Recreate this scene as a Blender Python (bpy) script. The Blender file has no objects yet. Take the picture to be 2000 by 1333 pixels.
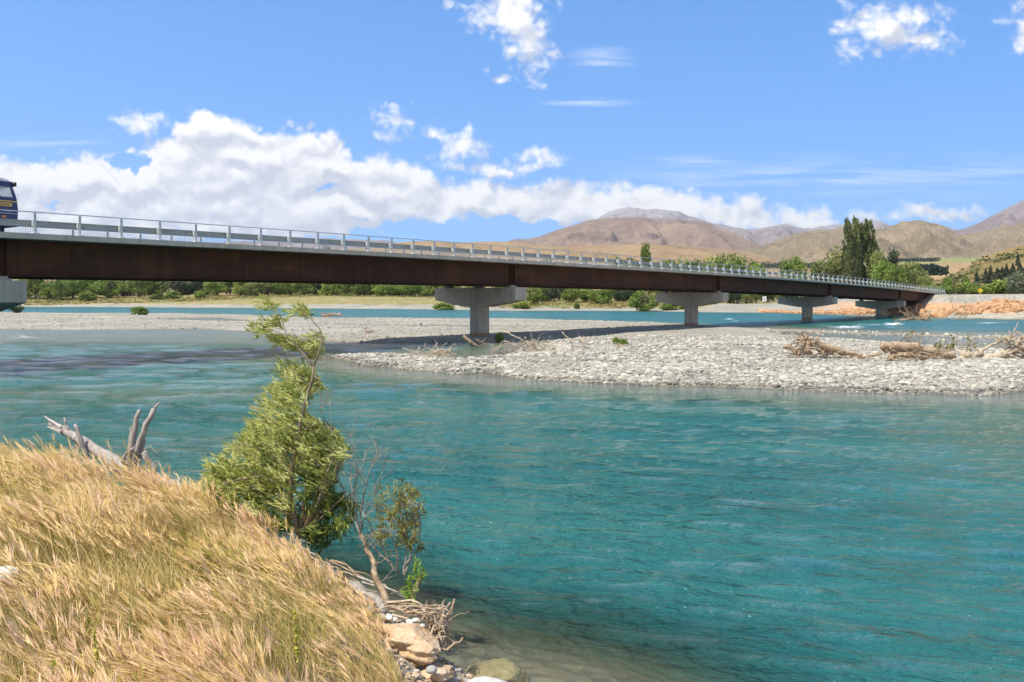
import bpy, math, random
import numpy as np
from mathutils import Vector
rng = np.random.default_rng(7); random.seed(7)
C = bpy.context.scene.collection
SC = bpy.context.scene
R = math.radians

# ------------------------------------------------------------------ camera
F, HC, YH = 1750.0, 3.3, 585.0            # focal length in photo pixels, eye height above the water, horizon row
cam = bpy.data.objects.new('camera', bpy.data.cameras.new('camera')); C.objects.link(cam)
cam.location = (0, 0, HC); cam.rotation_euler = (R(90), 0, 0)
cam.data.sensor_width = 36; cam.data.lens = F/2000*36
cam.data.shift_y = -(666.5-YH)/2000
cam.data.clip_start = 0.05; cam.data.clip_end = 60000
SC.camera = cam

# ------------------------------------------------------------------ light, exposure
SUN_H = np.array([-0.80, -0.60]); SUN_EL = R(60)
sl = bpy.data.lights.new('sun', 'SUN'); sl.energy = 4.0; sl.angle = R(0.5); sl.color = (1.0, 0.94, 0.83)
so = bpy.data.objects.new('sun', sl); C.objects.link(so)
sdir = Vector((SUN_H[0]*math.cos(SUN_EL), SUN_H[1]*math.cos(SUN_EL), math.sin(SUN_EL)))
so.rotation_euler = sdir.to_track_quat('Z', 'Y').to_euler(); so.location = (0, 0, 60)
SC.view_settings.view_transform = 'Standard'; SC.view_settings.look = 'None'
SC.view_settings.exposure = 0.68; SC.view_settings.gamma = 1
try:
    SC.cycles.use_denoising = True; SC.cycles.transparent_max_bounces = 12
    SC.cycles.max_bounces = 6; SC.cycles.sample_clamp_indirect = 4
except Exception: pass

# node helper --------------------------------------------------------
class NT:
    def __init__(s, nt): s.nt = nt; s.n = nt.nodes; s.l = nt.links
    def new(s, t, **kw):
        nd = s.n.new(t)
        for k, v in kw.items(): setattr(nd, k, v)
        return nd
    def put(s, sock, v):
        if v is None: return
        if isinstance(v, bpy.types.NodeSocket): s.l.new(v, sock)
        else:
            if sock.type == 'RGBA' and len(v) == 3: v = (*v, 1)
            sock.default_value = v
    def math(s, op, a, b=None, c=None, clamp=False):
        nd = s.new('ShaderNodeMath', operation=op, use_clamp=clamp)
        s.put(nd.inputs[0], a); s.put(nd.inputs[1], b)
        if c is not None: s.put(nd.inputs[2], c)
        return nd.outputs[0]
    def rng(s, v, a, b, c=0.0, d=1.0, smooth=False):
        nd = s.new('ShaderNodeMapRange', clamp=True)
        if smooth: nd.interpolation_type = 'SMOOTHSTEP'
        s.put(nd.inputs[0], v)
        for i, x in enumerate((a, b, c, d)): s.put(nd.inputs[1+i], x)
        return nd.outputs[0]
    def mix(s, f, a, b, mode='MIX'):
        nd = s.new('ShaderNodeMix', data_type='RGBA', blend_type=mode)
        s.put(nd.inputs[0], f); s.put(nd.inputs[6], a); s.put(nd.inputs[7], b)
        return nd.outputs[2]
    def noise(s, vec, scale, detail=4, rough=0.55, dist=0.0, dim='3D'):
        nd = s.new('ShaderNodeTexNoise', noise_dimensions=dim); s.put(nd.inputs['Vector'], vec)
        nd.inputs['Scale'].default_value = scale; nd.inputs['Detail'].default_value = detail
        nd.inputs['Roughness'].default_value = rough; nd.inputs['Distortion'].default_value = dist
        return nd.outputs[0]
    def vor(s, vec, scale, feature='F1', out=0, rnd=1.0, dim='3D'):
        nd = s.new('ShaderNodeTexVoronoi', feature=feature, voronoi_dimensions=dim); s.put(nd.inputs['Vector'], vec)
        nd.inputs['Scale'].default_value = scale; nd.inputs['Randomness'].default_value = rnd
        return nd.outputs[out]
    def mapping(s, vec, scale=(1, 1, 1), loc=(0, 0, 0), rot=(0, 0, 0)):
        nd = s.new('ShaderNodeMapping'); s.put(nd.inputs[0], vec)
        nd.inputs[1].default_value = loc; nd.inputs[2].default_value = rot; nd.inputs[3].default_value = scale
        return nd.outputs[0]
    def attr(s, name):
        return s.new('ShaderNodeAttribute', attribute_name=name).outputs['Fac']
    def ramp(s, f, stops):
        nd = s.new('ShaderNodeValToRGB'); s.put(nd.inputs[0], f); e = nd.color_ramp.elements
        while len(e) < len(stops): e.new(0.5)
        for i, (p, c) in enumerate(stops): e[i].position = p; e[i].color = (*c, 1)
        return nd.outputs[0]

# ------------------------------------------------------------------ sky with clouds (by world direction)
W = bpy.data.worlds.new('World'); SC.world = W; W.use_nodes = True
def build_world():
    dens = bpy.data.node_groups.new('cloud_density', 'ShaderNodeTree')
    dens.interface.new_socket('P', in_out='INPUT', socket_type='NodeSocketVector')
    dens.interface.new_socket('D', in_out='OUTPUT', socket_type='NodeSocketFloat')
    g = NT(dens); gi = g.new('NodeGroupInput'); go = g.new('NodeGroupOutput')
    P0 = gi.outputs[0]
    # billowing displacement of the outline
    nz = g.new('ShaderNodeTexNoise', noise_dimensions='2D'); g.put(nz.inputs['Vector'], P0)
    nz.inputs['Scale'].default_value = 0.016; nz.inputs['Detail'].default_value = 5; nz.inputs['Roughness'].default_value = 0.6
    off = g.new('ShaderNodeVectorMath', operation='SUBTRACT'); g.put(off.inputs[0], nz.outputs['Color']); off.inputs[1].default_value = (0.5, 0.5, 0.5)
    sc = g.new('ShaderNodeVectorMath', operation='SCALE'); g.put(sc.inputs[0], off.outputs[0]); sc.inputs[3].default_value = 62
    ad = g.new('ShaderNodeVectorMath', operation='ADD'); g.put(ad.inputs[0], P0); g.put(ad.inputs[1], sc.outputs[0])
    sx = g.new('ShaderNodeSeparateXYZ'); g.put(sx.inputs[0], ad.outputs[0]); x, y = sx.outputs[0], sx.outputs[1]
    def curve(pts):
        u = g.rng(x, -1000, 3000)
        fc = g.new('ShaderNodeFloatCurve'); g.put(fc.inputs['Value'], u)
        cv = fc.mapping.curves[0]
        pp = [((a+1000)/4000, b/1000) for a, b in pts]
        cv.points[0].location = pp[0]; cv.points[1].location = pp[-1]
        for p in pp[1:-1]: cv.points.new(*p)
        for p in cv.points: p.handle_type = 'VECTOR'
        fc.mapping.update()
        return g.math('MULTIPLY', fc.outputs[0], 1000)
    top = curve([(-1000, 300), (-200, 270), (0, 290), (60, 305), (130, 292), (200, 305), (255, 290), (300, 262), (345, 232), (375, 205), (405, 195), (440, 208),
                 (480, 230), (520, 245), (560, 252), (610, 233), (650, 250), (685, 292), (720, 308), (760, 290), (800, 302), (850, 347), (900, 345),
                 (950, 338), (1000, 350), (1080, 340), (1140, 348), (1210, 344), (1300, 362), (1400, 370), (1480, 380), (1520, 398), (1550, 404), (1585, 394), (1620, 402), (1650, 440), (1700, 452), (3000, 452)])
    base = curve([(-1000, 480), (560, 475), (700, 462), (790, 440), (900, 428), (1000, 432), (1080, 436), (1200, 452), (1500, 458), (1620, 450), (1700, 452), (3000, 452)])
    m = g.math('MINIMUM', g.math('DIVIDE', g.math('SUBTRACT', y, top), 60), g.math('DIVIDE', g.math('SUBTRACT', base, y), 26))
    m = g.math('MINIMUM', m, 1.0)
    # holes of blue in the bank
    def blob(cx, cy, rx, ry, amp, rot=0.0):
        dx = g.math('SUBTRACT', x, cx); dy = g.math('SUBTRACT', y, cy)
        if rot:
            c, s_ = math.cos(rot), math.sin(rot)
            dx, dy = g.math('ADD', g.math('MULTIPLY', dx, c), g.math('MULTIPLY', dy, s_)), g.math('SUBTRACT', g.math('MULTIPLY', dy, c), g.math('MULTIPLY', dx, s_))
        a = g.math('DIVIDE', dx, rx); b = g.math('DIVIDE', dy, ry)
        r = g.math('SQRT', g.math('ADD', g.math('MULTIPLY', a, a), g.math('MULTIPLY', b, b)))
        return g.math('MULTIPLY', g.math('SUBTRACT', 1.0, r), amp)
    for h in [(262, 322, 60, 22, 1.6), (95, 400, 55, 9, 1.0), (640, 368, 50, 16, 1.3), (880, 445, 160, 16, 1.4), (20, 270, 90, 22, 1.2), (300, 452, 140, 7, .9), (705, 430, 60, 9, 0.9)]:
        m = g.math('SUBTRACT', m, g.math('MAXIMUM', blob(*h), 0.0))
    for b in [(1000, 22, 85, 62, .58), (1035, 85, 64, 80, .56, -.5), (1735, 55, 120, 64, .58), (1800, 75, 85, 28, .45), (2010, 45, 62, 46, .45),
              (902, 292, 60, 36, .58), (765, 238, 64, 42, .44), (275, 240, 66, 36, .5), (850, 265, 40, 20, .35), (1060, 308, 60, 20, .5), (985, 335, 70, 22, .6),
              (1820, 418, 130, 26, .62), (1705, 425, 60, 16, .4), (885, 4, 40, 14, .4), (960, 150, 26, 12, .3), (-300, 120, 180, 70, .8), (2400, 150, 260, 60, .8), (2500, 420, 400, 40, .8)]:
        m = g.math('MAXIMUM', m, blob(*b))
    # cauliflower detail: rounded billows with creases between them, then fine fray
    def billow(sc, seed):
        n = g.noise(g.mapping(P0, (1, 1.15, 1), loc=(seed, seed*.7, 0)), sc, 2, .5, dim='2D')
        return g.math('SUBTRACT', g.math('MULTIPLY', g.math('ABSOLUTE', g.math('SUBTRACT', n, .5)), 4.0), .42)
    n2 = g.math('SUBTRACT', g.noise(P0, 0.07, 5, 0.62, dim='2D'), 0.5)
    d = g.math('ADD', m, g.math('MULTIPLY', billow(.011, 31), 0.32)); d = g.math('ADD', d, g.math('MULTIPLY', billow(.027, 70), 0.20))
    d = g.math('ADD', d, g.math('MULTIPLY', n2, 0.23))
    g.put(go.inputs[0], d)

    t = NT(W.node_tree)
    for n in list(t.n): t.n.remove(n)
    out = t.new('ShaderNodeOutputWorld'); bg = t.new('ShaderNodeBackground'); t.put(out.inputs[0], bg.outputs[0])
    sky = t.new('ShaderNodeTexSky', sky_type='NISHITA'); sky.sun_disc = False
    sky.sun_elevation = SUN_EL; sky.sun_rotation = math.atan2(SUN_H[0], SUN_H[1])
    sky.air_density = 1.0; sky.dust_density = 0.35; sky.ozone_density = 2.2; sky.altitude = 400
    bg.inputs[1].default_value = 0.11
    tc = t.new('ShaderNodeTexCoord'); t.put(sky.inputs[0], t.mapping(tc.outputs['Generated'], (1, 1, .75), loc=(0, 0, .15))); sp = t.new('ShaderNodeSeparateXYZ'); t.put(sp.inputs[0], tc.outputs['Generated'])
    yy = t.math('MAXIMUM', t.math('ABSOLUTE', sp.outputs[1]), 0.12)
    px = t.math('ADD', t.math('MULTIPLY', t.math('DIVIDE', sp.outputs[0], yy), F), 1000)
    py = t.math('SUBTRACT', YH, t.math('MULTIPLY', t.math('DIVIDE', sp.outputs[2], yy), F))
    cb = t.new('ShaderNodeCombineXYZ'); t.put(cb.inputs[0], px); t.put(cb.inputs[1], py); P1 = cb.outputs[0]
    def dn(vec):
        q = t.new('ShaderNodeGroup'); q.node_tree = dens; t.put(q.inputs[0], vec); return q.outputs[0]
    def shift(dx, dy):
        a = t.new('ShaderNodeVectorMath', operation='ADD'); t.put(a.inputs[0], P1); a.inputs[1].default_value = (dx, dy, 0); return a.outputs[0]
    d0 = dn(P1); d1 = dn(shift(-13, -26))
    alpha = t.rng(d0, -0.05, 0.48, 0, 1, True)
    def puffs(vec):
        wv = t.new('ShaderNodeVectorMath', operation='ADD'); t.put(wv.inputs[0], vec)
        wn = t.new('ShaderNodeTexNoise', noise_dimensions='2D'); t.put(wn.inputs['Vector'], vec); wn.inputs['Scale'].default_value = .03; wn.inputs['Detail'].default_value = 3
        ws = t.new('ShaderNodeVectorMath', operation='SCALE'); t.put(ws.inputs[0], wn.outputs['Color']); ws.inputs[3].default_value = 34; t.put(wv.inputs[1], ws.outputs[0])
        a = t.math('ABSOLUTE', t.math('SUBTRACT', t.noise(t.mapping(wv.outputs[0], (.75, 1.3, 1), loc=(313, 77, 0)), .0085, 1, .5, dim='2D'), .5))
        b = t.math('ABSOLUTE', t.math('SUBTRACT', t.noise(t.mapping(wv.outputs[0], (.8, 1.15, 1), loc=(13, 47, 0)), .021, 1, .5, dim='2D'), .5))
        return t.math('ADD', t.math('MULTIPLY', a, 2.0), t.math('MULTIPLY', b, .8))
    big, big2 = puffs(P1), puffs(shift(-9, -20))
    lit = t.math('ADD', t.math('MULTIPLY', t.math('SUBTRACT', d0, d1), 0.60), t.math('MULTIPLY', t.math('SUBTRACT', big, big2), 1.7))
    # thick parts and bellies are greyer than the thin sunlit rims
    lit = t.math('ADD', lit, t.rng(d1, 0.0, 1.2, .68, .30), clamp=True)
    ccol = t.ramp(lit, [(0.0, (3.9, 4.1, 4.65)), (0.3, (4.75, 4.9, 5.3)), (0.6, (5.7, 5.75, 5.9)), (0.95, (6.8, 6.75, 6.6))])
    # thin streaks
    st = t.noise(t.mapping(P1, (0.004, 0.06, 1), rot=(0, 0, R(2))), 1.0, 4, 0.6, dim='2D')
    def el(cx, cy, rx, ry):
        a = t.math('DIVIDE', t.math('SUBTRACT', px, cx), rx); b = t.math('DIVIDE', t.math('SUBTRACT', py, cy), ry)
        return t.math('SUBTRACT', 1.0, t.math('SQRT', t.math('ADD', t.math('MULTIPLY', a, a), t.math('MULTIPLY', b, b))), clamp=True)
    sm = None
    for e in [(1140, 200, 130, 12), (1370, 318, 230, 20), (1175, 120, 80, 40), (1600, 350, 500, 60), (100, 285, 160, 24), (1850, 330, 400, 40)]:
        v = el(*e); sm = v if sm is None else t.math('MAXIMUM', sm, v)
    streak = t.math('MULTIPLY', t.rng(st, 0.42, 0.72), t.math('MULTIPLY', sm, 1.0))
    hz = t.rng(py, 470, 585, 0, 0.45)                                   # pale air low over the ground
    skyc = t.new('ShaderNodeHueSaturation'); t.put(skyc.inputs['Color'], sky.outputs[0]); skyc.inputs['Saturation'].default_value = 1.18; skyc.inputs['Value'].default_value = 1.0
    skc = t.mix(1.0, skyc.outputs[0], (0.76, 1.14, 1.38), 'MULTIPLY')
    c = t.mix(t.math('MULTIPLY', streak, 0.6), skc, (5.8, 6.3, 6.9))
    c = t.mix(alpha, c, ccol)
    # unseen white cloud added overhead and behind the viewer to neutralise the blue fill
    gx, gy, gzz = sp.outputs[0], sp.outputs[1], sp.outputs[2]
    rest = t.math('MAXIMUM', t.rng(gy, -.02, -.30, 0, 1), t.rng(gzz, .52, .72, 0, 1))
    cov = t.rng(t.noise(t.mapping(tc.outputs['Generated'], (1, 1, 1.6)), 2.6, 4, .6), .42, .58, 0, 1, True)
    c = t.mix(t.math('MULTIPLY', rest, t.math('MULTIPLY', cov, .9)), c, (5.6, 5.5, 5.35))
    t.put(bg.inputs[0], c)
    t.l.new(bg.outputs[0], out.inputs[0])
build_world()
W.cycles.sampling_method = 'MANUAL'; W.cycles.sample_map_resolution = 512

# ------------------------------------------------------------------ helpers: projection used to read positions off the photo
def at(px, py, D):
    return np.array([(px-1000)/F*D, D, HC+(YH-py)/F*D])
def onz(px, py, z=0.0):
    D = (HC-z)*F/(py-YH); return np.array([(px-1000)/F*D, D, z])

def tag(o, label=None, cat=None, group=None, kind=None):
    if label: o['label'] = label
    if cat: o['category'] = cat
    if group: o['group'] = group
    if kind: o['kind'] = kind
    return o
def empty(name, loc=(0, 0, 0), rz=0.0, label=None, cat=None, group=None, parent=None):
    o = bpy.data.objects.new(name, None); C.objects.link(o); o.location = tuple(loc); o.rotation_euler = (0, 0, rz)
    o.empty_display_size = 0.2
    if parent: o.parent = parent
    return tag(o, label, cat, group)
def copy_tree(o, parent=None):
    c = o.copy(); C.objects.link(c)
    if parent: c.parent = parent; c.matrix_parent_inverse = o.matrix_parent_inverse
    for ch in list(o.children): copy_tree(ch, c)
    return c

class MB:
    """collects vertices and faces (with float vertex attributes) and links them as one mesh object"""
    def __init__(s): s.v = []; s.f = []; s.n = 0; s.a = {}
    def add(s, v, f, **attrs):
        v = np.asarray(v, float); 
        for ff in (f if isinstance(f, list) else [f]): s.f.append(np.asarray(ff, int)+s.n)
        for k in set(s.a) | set(attrs):
            if k not in s.a: s.a[k] = [np.zeros(s.n)]
            val = attrs.get(k, 0.0)
            s.a[k].append(np.broadcast_to(np.asarray(val, float), (len(v),)).copy())
        s.v.append(v); s.n += len(v)
    def box(s, c, h, ax=None, **at_):
        c = np.asarray(c, float); ax = np.eye(3) if ax is None else np.asarray(ax, float)
        sg = np.array([[-1, -1, -1], [1, -1, -1], [1, 1, -1], [-1, 1, -1], [-1, -1, 1], [1, -1, 1], [1, 1, 1], [-1, 1, 1]])
        s.add(c+(sg*np.asarray(h))@ax, np.array([[0, 3, 2, 1], [4, 5, 6, 7], [0, 1, 5, 4], [1, 2, 6, 5], [2, 3, 7, 6], [3, 0, 4, 7]]), **at_)
    def tube(s, pts, rad, sides=6, cap=True, wob=0.0, **at_):
        pts = np.asarray(pts, float); n = len(pts); rad = np.broadcast_to(np.asarray(rad, float), (n,))
        tg = np.gradient(pts, axis=0); tg /= np.linalg.norm(tg, axis=1)[:, None]+1e-9
        ref = np.array([0, 0, 1.0]) if abs(tg[0, 2]) < 0.9 else np.array([1.0, 0, 0])
        u = np.cross(tg, ref); u /= np.linalg.norm(u, axis=1)[:, None]+1e-9; w = np.cross(tg, u)
        a = np.arange(sides)/sides*2*np.pi
        rr = rad[:, None]*(1+wob*rng.normal(size=(n, sides))) if wob else np.repeat(rad[:, None], sides, 1)
        v = pts[:, None, :]+rr[..., None]*(np.cos(a)[None, :, None]*u[:, None, :]+np.sin(a)[None, :, None]*w[:, None, :])
        v = v.reshape(-1, 3); i = np.arange(n-1)[:, None]*sides; j = np.arange(sides)[None, :]; j2 = (j+1) % sides
        f = np.stack([i+j, i+j2, i+sides+j2, i+sides+j], -1).reshape(-1, 4); fl = [f]
        if cap:
            m = len(v); v = np.vstack([v, pts[0], pts[-1]])
            fl.append(np.stack([np.full(sides, m), j2[0], j[0]], -1)); b = (n-1)*sides
            fl.append(np.stack([np.full(sides, m+1), b+j[0], b+j2[0]], -1))
        s.add(v, fl, **at_)
    def grid(s, V, wrap=False, **at_):
        nr, nc = V.shape[:2]; i = np.arange(nr-1)[:, None]*nc; j = np.arange(nc-1)[None, :]
        f = np.stack([i+j, i+j+1, i+nc+j+1, i+nc+j], -1).reshape(-1, 4)
        s.add(V.reshape(-1, 3), f, **{k: np.asarray(x).reshape(-1) if np.ndim(x) else x for k, x in at_.items()})
    def prism(s, poly, a, b, o, e1, e2, e3):
        """polygon (in e1,e2) extruded from a to b along e3"""
        poly = np.asarray(poly, float); n = len(poly)
        v0 = o+poly[:, :1]*e1+poly[:, 1:]*e2
        v = np.vstack([v0+a*e3, v0+b*e3]); k = np.arange(n); k2 = (k+1) % n
        s.add(v, np.stack([k, k2, n+k2, n+k], -1))
        c0, c1 = v[:n].mean(0), v[n:].mean(0)
        s.add(np.vstack([v, c0, c1]), [np.stack([k2, k, np.full(n, 2*n)], -1), np.stack([n+k, n+k2, np.full(n, 2*n+1)], -1)])
    def build(s, name, mat, parent=None, smooth=False, label=None, cat=None, group=None, kind=None, loc=None):
        me = bpy.data.meshes.new(name); V = np.vstack(s.v)
        if loc is not None: V = V-np.asarray(loc)
        me.vertices.add(len(V)); me.vertices.foreach_set('co', V.astype(np.float32).ravel())
        cnt = sum(len(f) for f in s.f); li = np.concatenate([f.ravel() for f in s.f]); tot = np.concatenate([np.full(len(f), f.shape[1]) for f in s.f])
        st = np.concatenate([[0], np.cumsum(tot)[:-1]])
        me.loops.add(len(li)); me.loops.foreach_set('vertex_index', li.astype(np.int32))
        me.polygons.add(cnt); me.polygons.foreach_set('loop_start', st.astype(np.int32)); me.polygons.foreach_set('loop_total', tot.astype(np.int32))
        me.polygons.foreach_set('use_smooth', np.full(cnt, bool(smooth)))
        for k, vals in s.a.items():
            at_ = me.attributes.new(k, 'FLOAT', 'POINT'); at_.data.foreach_set('value', np.concatenate(vals).astype(np.float32))
        me.update(calc_edges=True); me.validate()
        for mm in (mat if isinstance(mat, (list, tuple)) else [mat]): me.materials.append(mm)
        o = bpy.data.objects.new(name, me); C.objects.link(o)
        if loc is not None: o.location = tuple(loc)
        if parent: o.parent = parent
        return tag(o, label, cat, group, kind)

def hash2(ix, iy, seed):
    h = (ix.astype(np.int64)*374761393+iy.astype(np.int64)*668265263+seed*1442695041) & 0xffffffff
    h = ((h ^ (h >> 13))*1274126177) & 0xffffffff
    return (h ^ (h >> 16)) & 0xffffffff
def perlin(x, y, seed=0):
    x = np.asarray(x, float); y = np.asarray(y, float)
    ix, iy = np.floor(x), np.floor(y); fx, fy = x-ix, y-iy
    def gr(a, b, dx, dy):
        th = hash2(ix+a, iy+b, seed)/4294967296*2*np.pi
        return np.cos(th)*dx+np.sin(th)*dy
    u = fx*fx*fx*(fx*(fx*6-15)+10); v = fy*fy*fy*(fy*(fy*6-15)+10)
    return ((gr(0, 0, fx, fy)*(1-u)+gr(1, 0, fx-1, fy)*u)*(1-v)+(gr(0, 1, fx, fy-1)*(1-u)+gr(1, 1, fx-1, fy-1)*u)*v)*1.5
def fbm(x, y, oct=4, seed=0, gain=0.5):
    t = 0; a = 1; f = 1; n = 0
    for o in range(oct): t = t+a*perlin(x*f, y*f, seed+o*17); n += a; a *= gain; f *= 2.03
    return t/n
def ridged(x, y, oct=4, seed=0):
    t = 0; a = 1; f = 1; n = 0
    for o in range(oct): t = t+a*(1-2*np.abs(perlin(x*f, y*f, seed+o*13))); n += a; a *= .5; f *= 2.07
    return t/n
def sdist(x, y, poly):
    """signed distance to polygon: positive inside"""
    poly = np.asarray(poly, float); d = np.full(x.shape, 1e18); ins = np.zeros(x.shape, bool); n = len(poly)
    for i in range(n):
        ax, ay = poly[i]; bx, by = poly[(i+1) % n]; ex, ey = bx-ax, by-ay
        t = np.clip(((x-ax)*ex+(y-ay)*ey)/(ex*ex+ey*ey+1e-12), 0, 1)
        d = np.minimum(d, (x-ax-t*ex)**2+(y-ay-t*ey)**2)
        c = ((ay > y) != (by > y)); 
        with np.errstate(divide='ignore', invalid='ignore'):
            ins ^= c & (x < (bx-ax)*(y-ay)/(by-ay+1e-18)+ax)
    d = np.sqrt(d); return np.where(ins, d, -d)
def sstep(a, b, x): t = np.clip((x-a)/(b-a), 0, 1); return t*t*(3-2*t)

# ------------------------------------------------------------------ materials
def material(name):
    m = bpy.data.materials.new(name); m.use_nodes = True; t = NT(m.node_tree)
    for n in list(t.n): t.n.remove(n)
    o = t.new('ShaderNodeOutputMaterial'); b = t.new('ShaderNodeBsdfPrincipled'); t.put(o.inputs[0], b.outputs[0])
    geo = t.new('ShaderNodeNewGeometry'); t.pos = geo.outputs['Position']; t.tc = t.new('ShaderNodeTexCoord').outputs['Object']
    t.b = b; t.o = o; return m, t
def bump(t, h, strength=0.5, dist=0.02):
    n = t.new('ShaderNodeBump'); t.put(n.inputs['Height'], h); n.inputs['Strength'].default_value = strength; n.inputs['Distance'].default_value = dist
    t.put(t.b.inputs['Normal'], n.outputs[0])
def simple(name, col, rough=0.6, metal=0.0, var=0.15, scale=3.0, bscale=None, spec=0.5, coat=0.0):
    m, t = material(name)
    n = t.noise(t.tc, scale, 5, 0.6)
    c1 = tuple(x*(1-var) for x in col); c2 = tuple(min(1, x*(1+var)) for x in col)
    t.put(t.b.inputs['Base Color'], t.ramp(n, [(0.3, c1), (0.7, c2)]))
    t.b.inputs['Roughness'].default_value = rough; t.b.inputs['Metallic'].default_value = metal
    t.b.inputs['Specular IOR Level'].default_value = spec; t.b.inputs['Coat Weight'].default_value = coat
    if bscale: bump(t, t.noise(t.tc, bscale, 5, .6), 0.4, 0.01)
    return m

def mat_ground():
    m, t = material('river_ground'); p = t.pos
    cell = t.vor(p, 3.2, 'F1', 1); g1 = t.new('ShaderNodeSeparateColor'); t.put(g1.inputs[0], cell)
    fine = t.vor(p, 9.0, 'F1', 1); g2 = t.new('ShaderNodeSeparateColor'); t.put(g2.inputs[0], fine)
    dst = t.vor(p, 3.2, 'F1', 0)
    v = t.math('ADD', t.math('MULTIPLY', g1.outputs[0], .6), t.math('MULTIPLY', g2.outputs[0], .4))
    stone = t.ramp(v, [(0.05, (.13, .122, .10)), (.35, (.23, .215, .175)), (.7, (.33, .31, .25)), (.95, (.44, .415, .335))])
    big = t.noise(p, 0.09, 4, .6)
    stone = t.mix(t.rng(big, .45, .7, 0, .55), stone, (.50, .44, .34))
    wet = t.attr('wet'); stone = t.mix(t.math('MULTIPLY', wet, .7), stone, (.21, .18, .12))
    vn = t.noise(p, 0.35, 5, .65); vn2 = t.noise(p, 0.05, 3, .6)
    grass = t.ramp(vn, [(.25, (.10, .115, .035)), (.45, (.22, .19, .07)), (.6, (.36, .27, .11)), (.8, (.42, .30, .16))])
    grass = t.mix(t.rng(vn2, .45, .65, 0, .6), grass, (.16, .19, .055))
    veg = t.math('ADD', t.attr('veg'), t.math('MULTIPLY', t.math('SUBTRACT', vn, .5), t.math('MULTIPLY', t.attr('veg'), 1.5)), clamp=True)
    c = t.mix(t.rng(veg, .3, .55), stone, grass)
    orange = t.ramp(g1.outputs[1], [(0, (.40, .20, .09)), (.5, (.55, .30, .15)), (1, (.62, .42, .26))])
    c = t.mix(t.attr('orange'), c, orange)
    soil = t.ramp(t.noise(p, 6, 5, .7), [(.3, (.10, .075, .045)), (.7, (.30, .23, .13))])
    c = t.mix(t.attr('soil'), c, soil)
    far = t.attr('plain')
    fn = t.noise(p, 0.004, 5, .6)
    fc = t.ramp(fn, [(.35, (.19, .20, .075)), (.5, (.33, .27, .12)), (.7, (.40, .30, .17))])
    c = t.mix(far, c, fc)
    t.put(t.b.inputs['Base Color'], c); t.b.inputs['Roughness'].default_value = .85; t.b.inputs['Specular IOR Level'].default_value = .25
    bump(t, t.math('ADD', dst, t.math('MULTIPLY', t.noise(p, 8, 4, .6), .4)), .7, .12)
    return m
def mat_water():
    m, t = material('river_water'); p = t.pos
    sh = t.attr('shallow')
    n = t.noise(t.mapping(p, (.06, .22, 1), rot=(0, 0, R(-8))), 1, 4, .6)
    deep = t.ramp(n, [(.3, (.010, .098, .098)), (.55, (.020, .130, .120)), (.75, (.042, .148, .116))])
    c = t.mix(t.rng(sh, 0.0, .55), deep, (.060, .120, .075)); c = t.mix(t.rng(sh, .5, 1), c, (.20, .205, .165))
    fo = t.attr('foam'); fn = t.noise(t.mapping(p, (1.2, 2.6, 1)), 1.6, 6, .7)
    foam = t.rng(t.math('ADD', fo, t.math('MULTIPLY', t.math('SUBTRACT', fn, .5), 2.2)), .5, .8)
    sparkle = t.math('MULTIPLY', t.rng(t.noise(p, 24.0, 1, .5), .72, .76), t.rng(t.noise(t.mapping(p, (.5, 1.2, 1)), 1, 3, .6), .52, .62)); foam = t.math('MAXIMUM', foam, t.math('MULTIPLY', sparkle, .4))  # fine white specks paint sparkles into the water colour, merged with the foam
    c = t.mix(foam, c, (.80, .83, .84))
    t.put(t.b.inputs['Base Color'], c)
    t.put(t.b.inputs['Roughness'], t.math('ADD', t.math('MULTIPLY', foam, .5), t.attr('rough'))); t.b.inputs['IOR'].default_value = 1.33; t.b.inputs['Specular IOR Level'].default_value = .34
    # ripples: long crossing wavelets plus fine wind chop
    def rip(sx, sy, rot, sc, det): return t.noise(t.mapping(p, (sx, sy, 1), rot=(0, 0, rot)), sc, det, .6, .4)
    h = t.math('ADD', t.math('MULTIPLY', rip(1.0, 1.5, R(-17), 1.2, 5), 1.0), t.math('MULTIPLY', rip(1.0, 1.25, R(30), 4.0, 4), .44))
    h = t.math('ADD', h, t.math('MULTIPLY', rip(1, 1.2, R(8), 11, 3), .10)); h = t.math('MULTIPLY', h, t.rng(t.noise(t.mapping(p, (.10, .2, 1)), 1, 3, .6), .3, .7, .45, 1.35)); bump(t, h, 1.0, .42)
    tr = t.new('ShaderNodeBsdfTransparent'); tr.inputs[0].default_value = (.94, .97, .92, 1)
    mx = t.new('ShaderNodeMixShader'); t.put(mx.inputs[0], t.attr('clear')); t.put(mx.inputs[1], t.b.outputs[0]); t.put(mx.inputs[2], tr.outputs[0])
    t.put(t.o.inputs[0], mx.outputs[0])
    return m
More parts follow.
